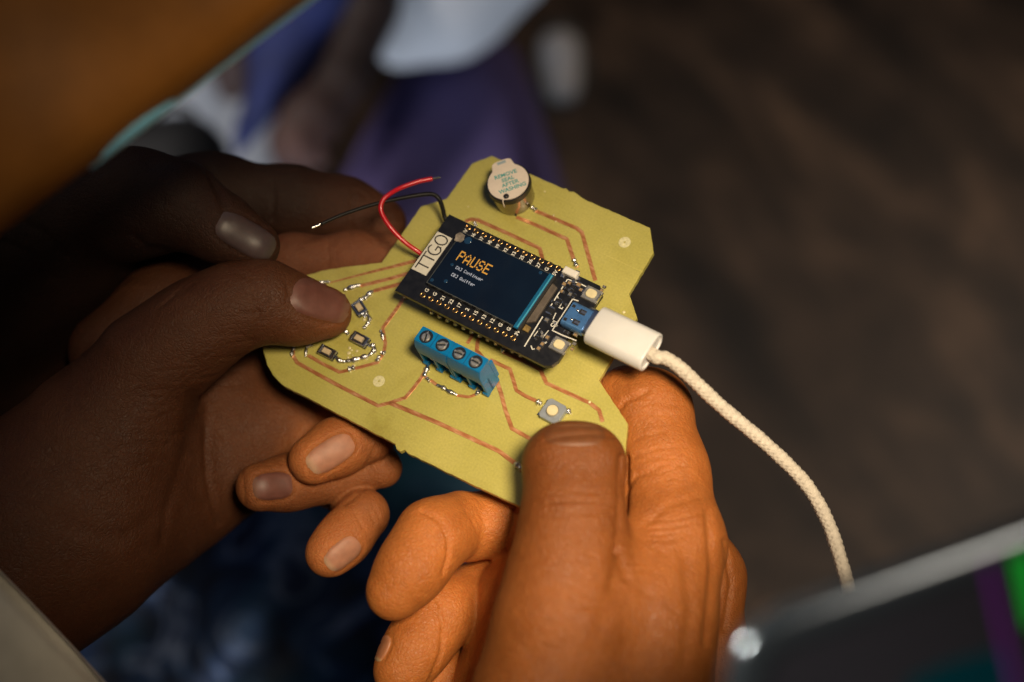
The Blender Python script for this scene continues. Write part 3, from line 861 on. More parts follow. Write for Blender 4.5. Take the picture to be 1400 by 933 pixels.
# display
HD = HT + 2.1
DP = lambda x, y: MP(x, y, HD)
a = DP(629, 318); b_ = DP(583, 389); c_ = DP(757, 374); d_ = DP(715, 450)
du0 = (a[0] + b_[0]) / 2; du1 = (c_[0] + d_[0]) / 2; dv0 = (a[1] + c_[1]) / 2; dv1 = (b_[1] + d_[1]) / 2
LCDB = mat('display_housing', (.02, .02, .022), .5)
GLASS = mat('display_glass', (.003, .009, .022), .16, 0, coat=1.0, var=.5, scale=60, rvar=.06, emit=(.02, .07, .2), estr=.035)


def screen_mat():
    m, nt, b = newmat('lit_display'); L = nt.links
    tc = N(nt, 'TexCoord')
    n1 = N(nt, 'TexNoise', Scale=55.0, Detail=4.0); L.new(tc.outputs['Object'], n1.inputs['Vector'])
    r = ramp(nt, n1.outputs[0], [(.3, (.0015, .004, .009)), (.7, (.003, .009, .02))]); L.new(r.outputs[0], b.inputs['Base Color'])
    v = N(nt, 'TexNoise', Scale=160.0, Detail=5.0); L.new(tc.outputs['Object'], v.inputs['Vector'])
    rr = ramp(nt, v.outputs[0], [(.35, (.12,) * 3), (.7, (.32,) * 3)]); L.new(rr.outputs[0], b.inputs['Roughness'])
    b.inputs['Emission Color'].default_value = (.03, .1, .3, 1); b.inputs['Emission Strength'].default_value = .013
    return m


mb = MB(); mb.add(prism([Mm(du0, dv0), Mm(du1, dv0), Mm(du1, dv1), Mm(du0, dv1)], HT + .02, HD - .25, .05)); mb.out('display_housing', LCDB, mod)
mb = MB(); g = .22
mb.add(prism([Mm(du0 + g, dv0 + g), Mm(du1 - 2.0, dv0 + g), Mm(du1 - 2.0, dv1 - g), Mm(du0 + g, dv1 - g)], HD - .24, HD, .06)); mb.out('screen', screen_mat(), mod)
FILM = mat('blue_film_edge', (.006, .10, .22), .25, 0, coat=1.0, var=.3, scale=250)
mb = MB(); mb.add(prism([Mm(du1 - 1.95, dv0 - .1), Mm(du1 - .55, dv0 - .1), Mm(du1 - .55, dv1 + .3), Mm(du1 - 1.95, dv1 + .3)], HD - .3, HD + .12, .12)); mb.out('film_edge', FILM, mod)
mb = MB(); mb.add(prism([Mm(du1 - 1.0, dv0 + .3), Mm(du1 - .6, dv0 + .3), Mm(du1 - .6, dv1 - .1), Mm(du1 - 1.0, dv1 - .1)], HD + .1, HD + .26, .08)); mb.out('film_glint', mat('pale_blue_glint', (.06, .34, .52), .25, coat=1.0), mod)  # bright reflection along the film edge, put in as a paler strip
mb = MB(); mb.add(prism([Mm(du0, dv0 - .02), Mm(du1 - 2, dv0 - .02), Mm(du1 - 2, dv0 + .2), Mm(du0, dv0 + .2)], HD - .25, HD + .03))
mb.add(prism([Mm(du0, dv1 - .2), Mm(du1 - 2, dv1 - .2), Mm(du1 - 2, dv1 + .02), Mm(du0, dv1 + .02)], HD - .25, HD + .03))
mb.add(prism([Mm(du0 - .02, dv0 + .21), Mm(du0 + .2, dv0 + .21), Mm(du0 + .2, dv1 - .21), Mm(du0 - .02, dv1 - .21)], HD - .25, HD + .03))
mb.out('display_bezel', mat('grey_bezel', (.09, .1, .1), .35, .4, var=.4, scale=600), mod)
# lettering on the screen
AMBER = mat('amber_pixels', (.2, .1, .01), .5, emit=(1, .47, .07), estr=.5); WHITEPX = mat('white_pixels', (.2, .2, .2), .5, emit=(.8, .85, .95), estr=.5)
pa = DP(630, 342); pb = DP(674, 363); pc = DP(627.5, 356)
dxm = np.array(mx_); dym = np.array(my_)
w_ = abs(DP(675.5, 360)[0] - DP(630, 343)[0])
px_ = w_ / 29.; pz = HD + .012
st = DP(631.5, 343)
mb = pixel_text('PAUSE', Mm(*st), dxm, dym, (px_, px_ * 1.25), pz); mb.out('screen_title', AMBER, mod)
for s, pt, pe in (('[A] Continuer', (624.5, 363.5), (661, 382)), ('[B] Quitter', (618.5, 373), (650, 389))):
    st = DP(*pt); en = DP(*pe); w_ = (en[0] - st[0]) / (len(s) * 6 - 1)
    mb = pixel_text(s, Mm(*st), dxm, dym, (w_, w_ * 1.15), pz); mb.out('screen_line', WHITEPX, mod)
# smudges and bubbles under the film
BUB = mat('film_bubble', (.008, .04, .10), .3, coat=.6)
for (x, y, r) in ((590.5, 383, .62), (609.5, 384.5, .66), (618, 362, .55), (597, 391, .5), (721, 361, .5), (640, 329, 1.3), (739, 373, .6)):
    q = DP(x, y)
    if dv0 + r < q[1] < dv1 - r: mb = MB(); mb.add(lathe(Mm(*q), [(r, HD - .03), (r * .8, HD + .015), (r * .3, HD + .03)], 18)); mb.out('film_bubble', BUB, mod, True)
q = DP(628, 325); mb = MB()
pl = [Mm(q[0] + r_ * math.cos(t), q[1] + r_ * math.sin(t)) for t, r_ in ((k * .42, 1.2 + .5 * random.random()) for k in range(15))]
mb.add(prism(pl, HD + .0, HD + .06)); mb.out('glue_smear', mat('dried_glue', (.22, .19, .16), .5, var=.5, scale=900, bump=.6), mod)

# flex cable beside the display
f0 = MP(742, 383, HT + .8); f1 = MP(722, 432, HT + .8)
mb = MB(); mb.add(prism([Mm(du1 - .5, dv0 + 1.6), Mm(du1 + 1.7, dv0 + 2.2), Mm(du1 + 1.9, dv1 - 4.4), Mm(du1 - .5, dv1 - 2.6)], HT + .02, HT + .9, .2)); mb.out('flex_cable', mat('flex_brown', (.11, .09, .075), .4, var=.3, scale=350), mod)
mb = MB(); mb.add(prism([Mm(du1 + .1, dv1 - 2.5), Mm(du1 + 1.8, dv1 - 2.4), Mm(du1 + 1.8, dv1 - .7), Mm(du1 + .1, dv1 - .7)], HT + .02, HT + .7, .1)); mb.out('flex_end', mat('flex_amber', (.22, .15, .05), .35, var=.5, scale=900), mod)


def chip(px, py, w, h, z, m, name='chip', rot=0, ends=True):
    c = Mm(*MP(px, py, HT + z)); a_ = mx_ * math.cos(rot) + my_ * math.sin(rot); b2 = -mx_ * math.sin(rot) + my_ * math.cos(rot)
    mb = MB(); mb.add(prism(rect(c, a_, b2, w * (.6 if ends else 1), h), HT + .01, HT + z, .05), 0)
    if ends:
        for s in (-1, 1): mb.add(prism(rect(c + a_ * s * w * .4, a_, b2, w * .2, h * 1.02), HT + .01, HT + z * 1.03, .04), 1)
    return mb.out(name, [m, STEEL], mod)


TAN = mat('tan_ceramic', (.30, .2, .1), .5); BLK = mat('chip_black', (.015, .015, .017), .4); GREYC = mat('grey_ceramic', (.16, .15, .14), .5)
for (x, y, w, h, m_, r_) in ((771, 388, 1.5, .9, TAN, 1.57), (778, 386.5, 1.3, .8, TAN, 1.57), (775, 395, 1.5, .8, BLK, 0), (783, 392, 1.6, .9, BLK, 1.57), (768, 398, 1.3, .8, TAN, 0), (791, 389, 1.6, 1.1, TAN, 1.57),
                          (794, 396, 1.4, .8, TAN, 0), (779, 402, 1.4, .8, GREYC, 1.57), (785, 404, 1.2, .7, BLK, 1.57), (771, 415, 1.4, .8, BLK, 0), (764, 411, 1.4, 1.0, BLK, 1.57),
                          (752, 424, 2.4, 1.7, BLK, 1.57), (747, 437, 1.3, 1, GREYC, 1.57), (757, 413, 1.5, .8, BLK, 0), (738, 452, 1.3, .7, BLK, .2), (733, 461, 1.3, .7, BLK, 1.57), (741, 459, 1.3, .7, GREYC, 1.57),
                          (736, 476, 1.3, .8, TAN, 1.57), (741, 470, 1.4, .8, TAN, 1.57), (748, 461, 1.4, .8, TAN, 1.57), (787, 457, 1.5, 1, TAN, 0), (774, 454, 1.6, .9, BLK, 0), (822, 397, 1.1, .8, TAN, 1.57), (826, 392, .9, .7, GREYC, 0),
                          (785, 470, 1.1, .8, GREYC, 0), (782, 477, 1.0, .7, TAN, 1.57), (816, 407, 1.1, .7, GREYC, 0), (769, 377.5, 1.1, .8, STEEL, 0), (784, 385, 1, .8, STEEL, 0), (759, 442, 1.0, .7, STEEL, .5)):
    chip(x, y, w, h, .55, m_, rot=r_)
# silk lines
sl = MB()
for pl_, w in (([(776, 382), (752, 420)], .32), ([(776, 382), (793, 388), (799, 391), (805, 394)], .28), ([(742, 433), (717, 474)], .34), ([(783, 409), (774, 423), (755, 452), (770, 459), (788, 466)], .3), ([(783, 409), (791, 412)], .3),
               ([(762, 405), (764, 411)], .25), ([(738, 449), (730, 460)], .22), ([(726, 473), (728, 478), (731, 477)], .3), ([(742, 462), (750, 452)], .22), ([(765, 420), (769, 413)], .22), ([(756, 437), (760, 428)], .25), ([(803, 405), (809, 408)], .22)):
    sl.add(strip([Mm(*MP(x, y)) for x, y in pl_], w, HT + .005, .012, 1, .04))
sl.out('silk_line', SILK, mod)
font_text('silk_marking', 'L', 1.6, Mm(*MP(767, 421)), up_dir, HT + .015, SILK, mod, bold=.05)
font_text('silk_marking', 'Q3', 1.5, Mm(*MP(757, 443)), up_dir, HT + .015, SILK, mod, bold=.05)
font_text('silk_marking', 'L', 1.4, Mm(*MP(745, 468)), up_dir, HT + .015, SILK, mod, bold=.05)
# side buttons
for (x, y) in ((808.5, 402), (764.5, 471.5)):
    c = Mm(*MP(x, y, HT + 1)); mb = MB()
    mb.add(prism(rect(c, mx_, my_, 4.7, 4.0), HT + .01, HT + .9, .15), 0)
    for sx_ in (-1, 1):
        for sy in (-1, 1): mb.add(prism(rect(c + mx_ * sx_ * 2.0 + my_ * sy * 1.6, mx_, my_, 1.3, .75), HT + .012, HT + .5, .1), 1)
    for sx_ in (-1, 1): mb.add(prism(rect(c + mx_ * sx_ * 2.35, mx_, my_, .35, 2.4), HT + .015, HT + .98, .05), 1)
    mb.out('button_body', [mat('button_frame', (.58, .56, .5), .3, .8, var=.3, scale=700), STEEL], mod)
    mb = MB(); mb.add(lathe(c, [(1.8, HT + .85), (1.8, HT + .95), (1.5, HT + .96)], 24)); mb.out('button_ring', mat('ring_grey', (.17, .18, .2), .4), mod)
    pl_ = [c + mx_ * 1.5 * math.copysign(abs(math.cos(t)) ** .7, math.cos(t)) + my_ * 1.3 * math.copysign(abs(math.sin(t)) ** .7, math.sin(t)) for t in np.linspace(0, 2 * math.pi, 28, endpoint=False)]
    mb = MB(); mb.add(prism(pl_, HT + .9, HT + 1.5, .15)); mb.out('button_cap', CREAM, mod, ang=30)
# white socket on the edge
c = Mm(*MP(779.5, 371.5, HT + 1.6)); mb = MB(); mb.add(prism(rect(c, mx_, my_, 4.4, 2.1), HT + .01, HT + 1.6, .22), 0)
mb.add(prism(rect(c + mx_ * 1.5 - my_ * 1.25, mx_, my_, 1.2, .6), HT + .01, HT + .9, .1), 1); mb.add(prism(rect(c - mx_ * 2.0 + my_ * 1.3, mx_, my_, .8, .6), HT + .01, HT + .4), 1); mb.add(prism(rect(c + mx_ * 2.6 + my_ * .4, mx_, my_, .8, .8), HT + .01, HT + .5), 1)
mb.out('edge_switch', [WHITEP, STEEL], mod)
# USB receptacle
HU = HT + 3.2
UP = lambda x, y: MP(x, y, HU)
a = UP(785, 410); b_ = UP(767, 440); c_ = UP(818, 428); d_ = UP(799, 459)
uu0 = (a[0] + b_[0]) / 2; uu1 = (c_[0] + d_[0]) / 2 ; uv0 = (a[1] + c_[1]) / 2; uv1 = (b_[1] + d_[1]) / 2
USBM = mat('steel_blue_reflection', (.09, .24, .55), .3, .55, var=.15, scale=300, rvar=.06)  # plain steel shell, its blue reflection put into the base colour


def slab_round(u0, u1, v0, v1, z0, z1, r, n=5):
    """box along u whose long edges are rounded (a flat tube)"""
    V = []; F = []; prof = []
    for (cv, cz, a0) in ((v1 - r, z1 - r, 0), (v0 + r, z1 - r, 90), (v0 + r, z0 + r, 180), (v1 - r, z0 + r, 270)):
        for k in range(n + 1): t = R(a0 + 90 * k / n); prof.append((cv + r * math.cos(t), cz + r * math.sin(t)))
    m_ = len(prof)
    for u in (u0, u1):
        for (v, z) in prof: p = Mm(u, v); V.append((p[0], p[1], z))
    for k in range(m_): j = (k + 1) % m_; F.append((k, m_ + k, m_ + j, j))
    F.append(tuple(range(m_))); F.append(tuple(reversed(range(m_, 2 * m_))))
    return V, F


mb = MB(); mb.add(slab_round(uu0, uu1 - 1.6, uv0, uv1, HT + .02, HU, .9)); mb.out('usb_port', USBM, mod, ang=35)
mb = MB()
for fx, fy in ((.62, .27), (.62, .73)):
    cu_ = uu0 + (uu1 - 1.6 - uu0) * fx; cv_ = uv0 + (uv1 - uv0) * fy
    mb.add(prism(rect(Mm(cu_, cv_), mx_, my_, 2.0, 1.5), HU - .02, HU + .01), 0)
    mb.add(prism(rect(Mm(cu_ + .2, cv_), mx_, my_, 1.5, .9), HU + .0, HU + .14, .1), 1)
for fx, fy in ((.1, .2), (.1, .8)):
    cu_ = uu0 + (uu1 - uu0) * fx; cv_ = uv0 + (uv1 - uv0) * fy
    mb.add(prism(rect(Mm(cu_, cv_), mx_, my_, 1.0, .9), HU - .02, HU + .01), 0)
mb.out('spring_window', [HOLE, STEEL], mod)
for fx, fy in ((.3, .28), (.3, .7)):
    cu_ = uu0 + (uu1 - uu0) * fx; cv_ = uv0 + (uv1 - uv0) * fy
    mb = MB(); mb.add(lathe(Mm(cu_, cv_), [(.42, HU - .02), (.4, HU + .08), (.2, HU + .16), (.03, HU + .18)], 12)); mb.out('weld_spot', STEEL, mod, True)

# ------------------------------------------------------------------ terminal blocks
HB = 13.6
tl = B(578, 446, HB)[:2]; bl = B(565.5, 463, HB)[:2]; br = B(653, 509, HB)[:2]; tr = B(671, 492, HB)[:2]
tx = ((br - bl) + (tr - tl)) / 2; TL = np.linalg.norm(tx); tx /= TL; ty = np.array([-tx[1], tx[0]])
if ty @ (tl - bl) < 0: ty = -ty
tc_ = (tl + bl + br + tr) / 4; TW = abs(((tl - bl) + (tr - br)) @ ty) / 2
SCREWM = mat('zinc_screw', (.82, .81, .77), .3, .85, var=.2, scale=900)
for half in (-1, 1):
    c0 = tc_ + tx * half * TL / 4; L2 = TL / 2 - .06
    mb = MB()
    # profile across ty: top narrow, shoulders sloping out to the base
    prof = [(-TW / 2 - 1.0, 7.2), (-TW / 2 - .9, 11.2), (-TW / 2, HB), (TW / 2, HB), (TW / 2 + .2, 9), (TW / 2 + .2, 0.3), (TW / 2 - 1.5, 0.3), (-TW / 2 + 1.0, .3), (-TW / 2 + 1.0, 7.2)]
    V = []; n = len(prof)
    for s in (-1, 1):
        for (y, z) in prof: p = c0 + tx * s * L2 / 2 + ty * y; V.append((p[0], p[1], z))
    F = [tuple(range(n)), tuple(reversed(range(n, 2 * n)))] + [(k, (k + 1) % n + 0, n + (k + 1) % n, n + k)[::-1] for k in range(n)]
    # flip to outward
    mb.add((V, F))
    # front cheeks between wire mouths, each with a foot
    for k in range(3):
        xx = -L2 / 2 + L2 * k / 2; w = .9 if k != 1 else 1.1; xx = min(max(xx, -L2 / 2 + w / 2), L2 / 2 - w / 2)
        mb.add(prism(rect(c0 + tx * xx + ty * (-TW / 2 + .5), tx, ty, w, 2.9), .8, 7.3, .0))
        mb.add(prism(rect(c0 + tx * (xx + (.35 if k == 0 else -.35 if k == 2 else 0)) + ty * (-TW / 2 - .6), tx, ty, 1.7, 1.3), .2, 2.0, .3))
    mb.add(prism(rect(c0 + ty * (-TW / 2 + .9), tx, ty, L2, 1.8), .25, 1.1))
    # raised rib on the far end and dividing groove
    if half > 0: mb.add(prism(rect(c0 + tx * (L2 / 2 - .25) + ty * (TW / 2 + .1), tx, ty, .7, 1.5), 3, HB - 2.2, .1))
    tb = mb.out('terminal_block', BLUEP, board)
    bm = bmesh.new(); bm.from_mesh(tb.data); bmesh.ops.recalc_face_normals(bm, faces=bm.faces)
    bmesh.ops.bevel(bm, geom=[e for e in bm.edges if len(e.link_faces) == 2 and e.calc_face_angle(0) > .5 and e.calc_length() > .0015], offset=.00018, segments=2, affect='EDGES', clamp_overlap=True)
    bm.to_mesh(tb.data); bm.free(); autosmooth(tb, 30)
    mb = MB(); mb.add(prism(rect(c0, tx, ty, .18, TW * .92), HB - .02, HB + .012)); mb.out('divider_groove', mat('groove_blue', (.0, .06, .17), .5), tb)
    for q in (-1, 1):
        sc = c0 + tx * q * L2 / 4 + ty * -.1; mb = MB()
        mb.add(lathe(sc, [(1.95, HB - .03), (1.95, HB + .014), (1.85, HB + .016), (1.8, HB + .004), (.1, HB + .003)], 28)); mb.out('screw_well_shade', mat('well_shade', (.0015, .008, .02), .6), tb)  # flat disc, the shade of the recess put into its near-black colour
        mb = MB(); ang = random.uniform(-.6, 2.4); sa, sb = rot2(ang)
        # two raised half heads left and right of the slot
        for s in (-1, 1):
            pl_ = [sc + sb * s * (.24 + .0) + sa * 1.27] + [sc - ty * .2 + sa * 1.3 * math.cos(t) + sb * s * max(.24, 1.3 * math.sin(t)) for t in np.linspace(.16, math.pi - .16, 12)] + [sc + sb * s * .24 - sa * 1.27]
            mb.add(prism(pl_, HB + .0, HB + .36, .28))
        o = mb.out('screw', SCREWM, tb)
        bm = bmesh.new(); bm.from_mesh(o.data); bmesh.ops.recalc_face_normals(bm, faces=bm.faces); bm.to_mesh(o.data); bm.free()
        mb = MB(); mb.add(prism(rect(c0 + tx * q * L2 / 4 + ty * (-TW / 2 + .7), tx, ty, 2.5, .5), 1.6, 6.4)); mb.out('wire_clamp', mat('clamp_brass', (.55, .48, .30), .45, .3, var=.2), tb)

# ------------------------------------------------------------------ push switches
SWB = mat('switch_black', (.02, .022, .03), .35); SWM = mat('switch_metal', (.55, .57, .62), .22, 1, var=.2, scale=900); BEIGE = mat('beige_plunger', (.55, .44, .28), .45, var=.08, scale=900)
for (x, y, ang_px, lw) in ((490.5, 462.5, (1, .52), (5.4, 3.2)), (446, 480, (1, .50), (5.2, 3.0)), (490.5, 419.5, (.62, .95), (4.4, 3.2))):
    c = B(x, y, 2)[:2]; d = B(x + ang_px[0] * 10, y + ang_px[1] * 10, 2)[:2] - c; d /= np.linalg.norm(d); e = np.array([-d[1], d[0]])
    mb = MB(); w, h = lw
    mb.add(prism(rect(c, d, e, w, h), .1, 1.3, .15), 0)
    for s in (-1, 1):
        mb.add(prism(rect(c + d * s * w * .46, d, e, .55, h * .98), 1.2, 1.75, .1), 1)
        mb.add(prism(rect(c + e * s * h * .44, d, e, w * .84, .34), 1.2, 1.75, .06), 1)
        mb.add(prism(rect(c + d * s * (w / 2 + .45), d, e, 1.0, .8), .02, .45, .08), 1)
    sw = mb.out('push_switch', [SWB, SWM], board)
    mb = MB(); mb.add(prism(rect(c, d, e, w * .48, h * .5), 1.25, 2.2, .12)); mb.out('plunger', BEIGE, sw)
c = B(755, 561, 2.5)[:2]; d = B(775, 572, 2.5)[:2] - c; d /= np.linalg.norm(d); e = np.array([-d[1], d[0]])
mb = MB(); s = 6.0; k = .7
pl_ = []
for sx_, sy in ((1, 1), (-1, 1), (-1, -1), (1, -1)):
    pr = [c + d * sx_ * s / 2 + e * sy * (s / 2 - k), c + d * sx_ * (s / 2 - k * .3) + e * sy * (s / 2 - k * .8), c + d * sx_ * (s / 2 - k) + e * sy * s / 2]
    pl_ += pr if sx_ * sy > 0 else pr[::-1]
mb.add(prism(pl_, .3, 2.0, .12), 0)
for sx_ in (-1, 1):
    for sy in (-1, 1): mb.add(prism(rect(c + d * sx_ * 3.2 + e * sy * 2.2, d, e, 1.2, .7), .03, .6, .08), 1)
sw = mb.out('push_switch', [mat('switch_grey_face', (.36, .40, .46), .4, .5, var=.12, scale=600), SWM], board)
mb = MB(); mb.add(lathe(c, [(1.85, 1.9), (1.85, 2.15), (1.75, 2.2), (1.7, 2.15)], 28), 0); mb.out('collar', mat('collar_grey', (.2, .2, .19), .5), sw, ang=40)
mb = MB(); mb.add(lathe(c, [(1.55, 1.9), (1.55, 2.6), (1.4, 2.75), (.8, 2.8)], 28)); mb.out('plunger', CREAM, sw, ang=35)

# ------------------------------------------------------------------ loose wires
REDW = mat('red_insulation', (.55, .006, .02), .32, coat=.2); BLKW = mat('black_insulation', (.004, .004, .005), .5, spec=.3)
def Bv(l): return spline([B(*q) for q in l], 10)
rw = bmesh_obj('red_wire', *tube_mesh(Bv([(588, 356, 4), (574, 346, 5), (552, 330, 8), (533, 310, 11), (521, 289, 14), (523, 275, 15), (532, 266, 15), (548, 257, 14), (570, 249, 13), (591, 244.5, 12)]), .68, 14), REDW, board, True)
bmesh_obj('bare_tip', *tube_mesh(Bv([(590, 244.7, 12), (596, 243.5, 12), (602, 242.5, 12)]), .3, 8), STEEL, rw, True)
bw = bmesh_obj('black_wire', *tube_mesh(Bv([(612, 306, 4), (608, 297, 5), (605, 284, 7), (600, 272, 9), (592, 266, 10), (580, 266, 11), (560, 269, 12), (530, 275, 14), (500, 283, 16), (465, 295, 18), (438, 307, 19)]), [.64] * 50 + [.64 - .18 * k / 50 for k in range(51)], 12), BLKW, board, True)
bmesh_obj('bare_tip', *tube_mesh(Bv([(440, 306, 19), (433, 309, 19.2), (426, 312, 19.4)]), .32, 8), STEEL, bw, True)

# ------------------------------------------------------------------ USB cable
cable = thing('usb_cable', 'white braided USB cable plugged into the display module and hanging down at right', 'cable', C3(888, 487, 15))
hp = HT + 1.6
A = on_plane(813, 444.5, hp); Bp = on_plane(891, 482.5, hp)
px_ax = (Bp - A); PLen = np.linalg.norm(px_ax); px_ax /= PLen
side = np.cross(nrm, px_ax); side /= np.linalg.norm(side)
def oblong(c, a_, hw, hh, n=32):
    out = []
    for k in range(n):
        t = 2 * math.pi * k / n; cx_, sy_ = math.cos(t), math.sin(t)
        x = (hw - hh) * (1 if cx_ > 0 else -1) * min(1, abs(cx_) * 3) + hh * cx_; out.append(c + side * x + nrm * hh * sy_)
    return out
def loft(rings):
    V = [p for r_ in rings for p in r_]; n = len(rings[0]); F = []
    for i in range(len(rings) - 1):
        for k in range(n): j = (k + 1) % n; F.append((i * n + k, i * n + j, (i + 1) * n + j, (i + 1) * n + k))
    F.append(tuple(reversed(range(n)))); F.append(tuple((len(rings) - 1) * n + k for k in range(n)))
    return V, F
rg = [oblong(A + px_ax * u, 0, 5.75 - i_, 3.15 - i_) for u, i_ in ((0, .45), (.15, .2), (.5, 0), (PLen * .5, 0), (PLen - .5, 0), (PLen - .1, .12), (PLen, .3), (PLen + .0, .75), (PLen - .5, .85))]
o = mesh_world('plug_housing', *loft(rg), mat('glossy_white', (.68, .68, .69), .33, var=.03, scale=200, sss=.1), cable); autosmooth(o, 45)
rg = [oblong(A + px_ax * u, 0, 4.1 - i_, 1.35 - i_) for u, i_ in ((-3.4, .15), (-3.2, 0), (.3, 0))]
o = mesh_world('plug_tip', *loft(rg), mat('brushed_steel', (.42, .47, .55), .3, 1, var=.1, scale=700), cable); autosmooth(o, 45)
E0 = Bp
path = [E0 - px_ax * 1.0, C3(897, 488, E0[2] + .8), C3(912, 491, E0[2] + 1), C3(935, 508, E0[2]), C3(985, 555, E0[2] - 3), C3(1050, 610, E0[2] - 6), C3(1100, 660, E0[2] - 8), C3(1129, 708, E0[2] - 8), C3(1147, 758, E0[2] - 6), C3(1162, 815, E0[2] - 4), C3(1175, 890, E0[2] - 2), C3(1185, 990, E0[2])]
pp = spline(path, 60); seg = 40
# resample evenly, then raise the braid
PP = np.array(pp); ds = np.r_[0, np.cumsum(np.linalg.norm(np.diff(PP, axis=0), axis=1))]; LT = ds[-1]; nr = int(LT / .16)
S = np.linspace(0, LT, nr); PP = np.stack([np.interp(S, ds, PP[:, i]) for i in range(3)], 1)
T = np.gradient(PP, axis=0); T /= np.linalg.norm(T, axis=1)[:, None]
V = np.zeros((nr, seg, 3)); u = np.cross(T[0], [0, 0, 1.]); u /= np.linalg.norm(u)
ang = np.arange(seg) * 2 * math.pi / seg
for i in range(nr):
    u = u - T[i] * (u @ T[i]); u /= np.linalg.norm(u); w = np.cross(T[i], u)
    s = S[i]; ncar = 8
    ph1 = ncar * ang / 1 + s * 2 * math.pi / 1.7; ph2 = ncar * ang - s * 2 * math.pi / 1.7
    lane = np.floor(ncar * ang / math.pi) % 2
    ridge = np.where(lane > 0, np.abs(np.sin(ph1 / 2)), np.abs(np.sin(ph2 / 2)))
    r = 1.60 + .30 * ridge ** .8 - .10 * np.abs(np.cos(ncar * ang / 2 * 1)) ** 8 + .05 * math.sin(s * .7) + .04 * math.sin(s * 2.3 + 1)
    V[i] = PP[i] + r[:, None] * (np.cos(ang)[:, None] * u + np.sin(ang)[:, None] * w)
F = []
for i in range(nr - 1):
    for j in range(seg):
        k = (j + 1) % seg; F.append((i * seg + j, i * seg + k, (i + 1) * seg + k, (i + 1) * seg + j))
mesh_world('braided_cord', V.reshape(-1, 3), F, mat('braid_thread', (.60, .54, .46), .8, var=.18, scale=900, bump=.4, bscale=2500), cable)

# ------------------------------------------------------------------ right hand
hand = thing('hand', 'warmly lit right hand gripping the lower edge with its thumb on the board', 'hand', C3(800, 980, 20))
rh = [
    (4, 9, [(860, 1060, 18, 150, .15), (835, 940, 24, 128, .3), (868, 845, 25, 104, .42), (912, 745, 18, 78, .55)]),                 # back of the hand to index knuckle
    (7, 8, [(742, 1080, 32, 130, .1), (755, 960, 38, 104, .3), (768, 850, 40, 86, .34), (777, 765, 37, 68, .24), (784, 700, 34, 63, .12)]),         # thumb base
    (4, 5, [(784, 700, 34, 63, .1), (771, 636, 30, 52, .05)], [(784, 700, 34, 63, .1), (800, 636, 30, 51, .05)], [(771, 636, 30, 52, .03), (800, 636, 30, 51, .03)]),
    (5, 6, [(912, 745, 18, 76, .4), (905, 650, 9, 60, .65), (888, 563, 2, 57, .5)]),                                          # index
    (3, 4, [(888, 563, 2, 57, .6), (862, 556, -2, 52, .8), (800, 590, -6, 46, .9)]),
    (3, 6, [(935, 735, 2, 52, .3), (962, 790, -6, 52, .25), (950, 900, -2, 70, .2), (900, 1040, 5, 100, .1)]),                   # middle knuckle
    (5, 7, [(770, 740, 0, 56, .9), (728, 830, -2, 74, .95), (700, 980, -4, 96, .95)], [(740, 745, -22, 40, .8), (690, 760, -24, 36, .8)]),                                              # palm
    (2, 3, [(790, 700, -8, 48, .95), (720, 706, -1, 47, 1), (640, 722, 0, 47, 1)]),
    (1, 6, [(630, 716, 3, 45, 1), (592, 734, 11, 46, .9), (562, 778, 16, 43, .85), (538, 811, 17, 38, .85)]),
    (1.5, 3, [(775, 765, -14, 46, .95), (720, 780, -9, 46, 1), (645, 818, -10, 47, 1)]),
    (1, 6, [(640, 820, -7, 45, 1), (602, 838, 1, 45, .9), (570, 885, 6, 40, .85), (548, 918, 8, 38, .85)]),
    (1.5, 3, [(740, 840, -20, 42, .95), (690, 860, -18, 42, 1), (640, 905, -18, 40, 1)]),
    (1, 5, [(634, 908, -16, 38, 1), (600, 925, -8, 36, .9), (570, 965, -4, 34, .85)]),
]
cr = [
    ([(745, 603), (775, 596), (815, 594), (845, 598)], 3.5, .45, (15, 80)), ([(755, 588), (790, 583), (830, 586)], 3, .25, (15, 80)),
    ([(735, 690), (785, 684), (838, 690)], 4, .25, (15, 80)), ([(735, 704), (785, 700), (838, 704)], 4, .2, (15, 80)), ([(745, 677), (785, 672), (825, 677)], 3, .15, (15, 80)),
    ([(853, 625), (852, 690), (847, 752)], 6, 1.7), ([(847, 752), (858, 790)], 6, .6), ([(846, 760), (838, 800)], 9, .6),
    ([(885, 535), (855, 548), (838, 570)], 3.5, .7), ([(900, 640), (870, 650), (855, 672)], 3.5, .5), ([(910, 590), (870, 598)], 3, .25), ([(880, 720), (915, 690), (955, 680)], 5, .35),
    ([(968, 700), (975, 780), (965, 880)], 6, .9), ([(935, 760), (945, 830), (935, 910)], 9, .5), ([(992, 740), (1000, 800), (990, 860)], 4, .7),
    ([(705, 690), (700, 720), (690, 745)], 4, .6, (-30, 20)), ([(700, 700), (695, 730)], 2.5, .4, (-30, 20)),
    ([(577, 699), (601, 712), (613, 737), (613, 762), (606, 784)], 3, .7, (-20, 40)), ([(592, 823), (606, 850), (604, 892), (588, 932)], 3, .7, (-30, 40)), ([(585, 690), (590, 705)], 2, .2), ([(540, 760), (570, 790)], 3, .1),
    ([(890, 860), (880, 800), (890, 760)], 12, .4), ([(820, 860), (830, 820), (850, 790)], 12, .4),
]
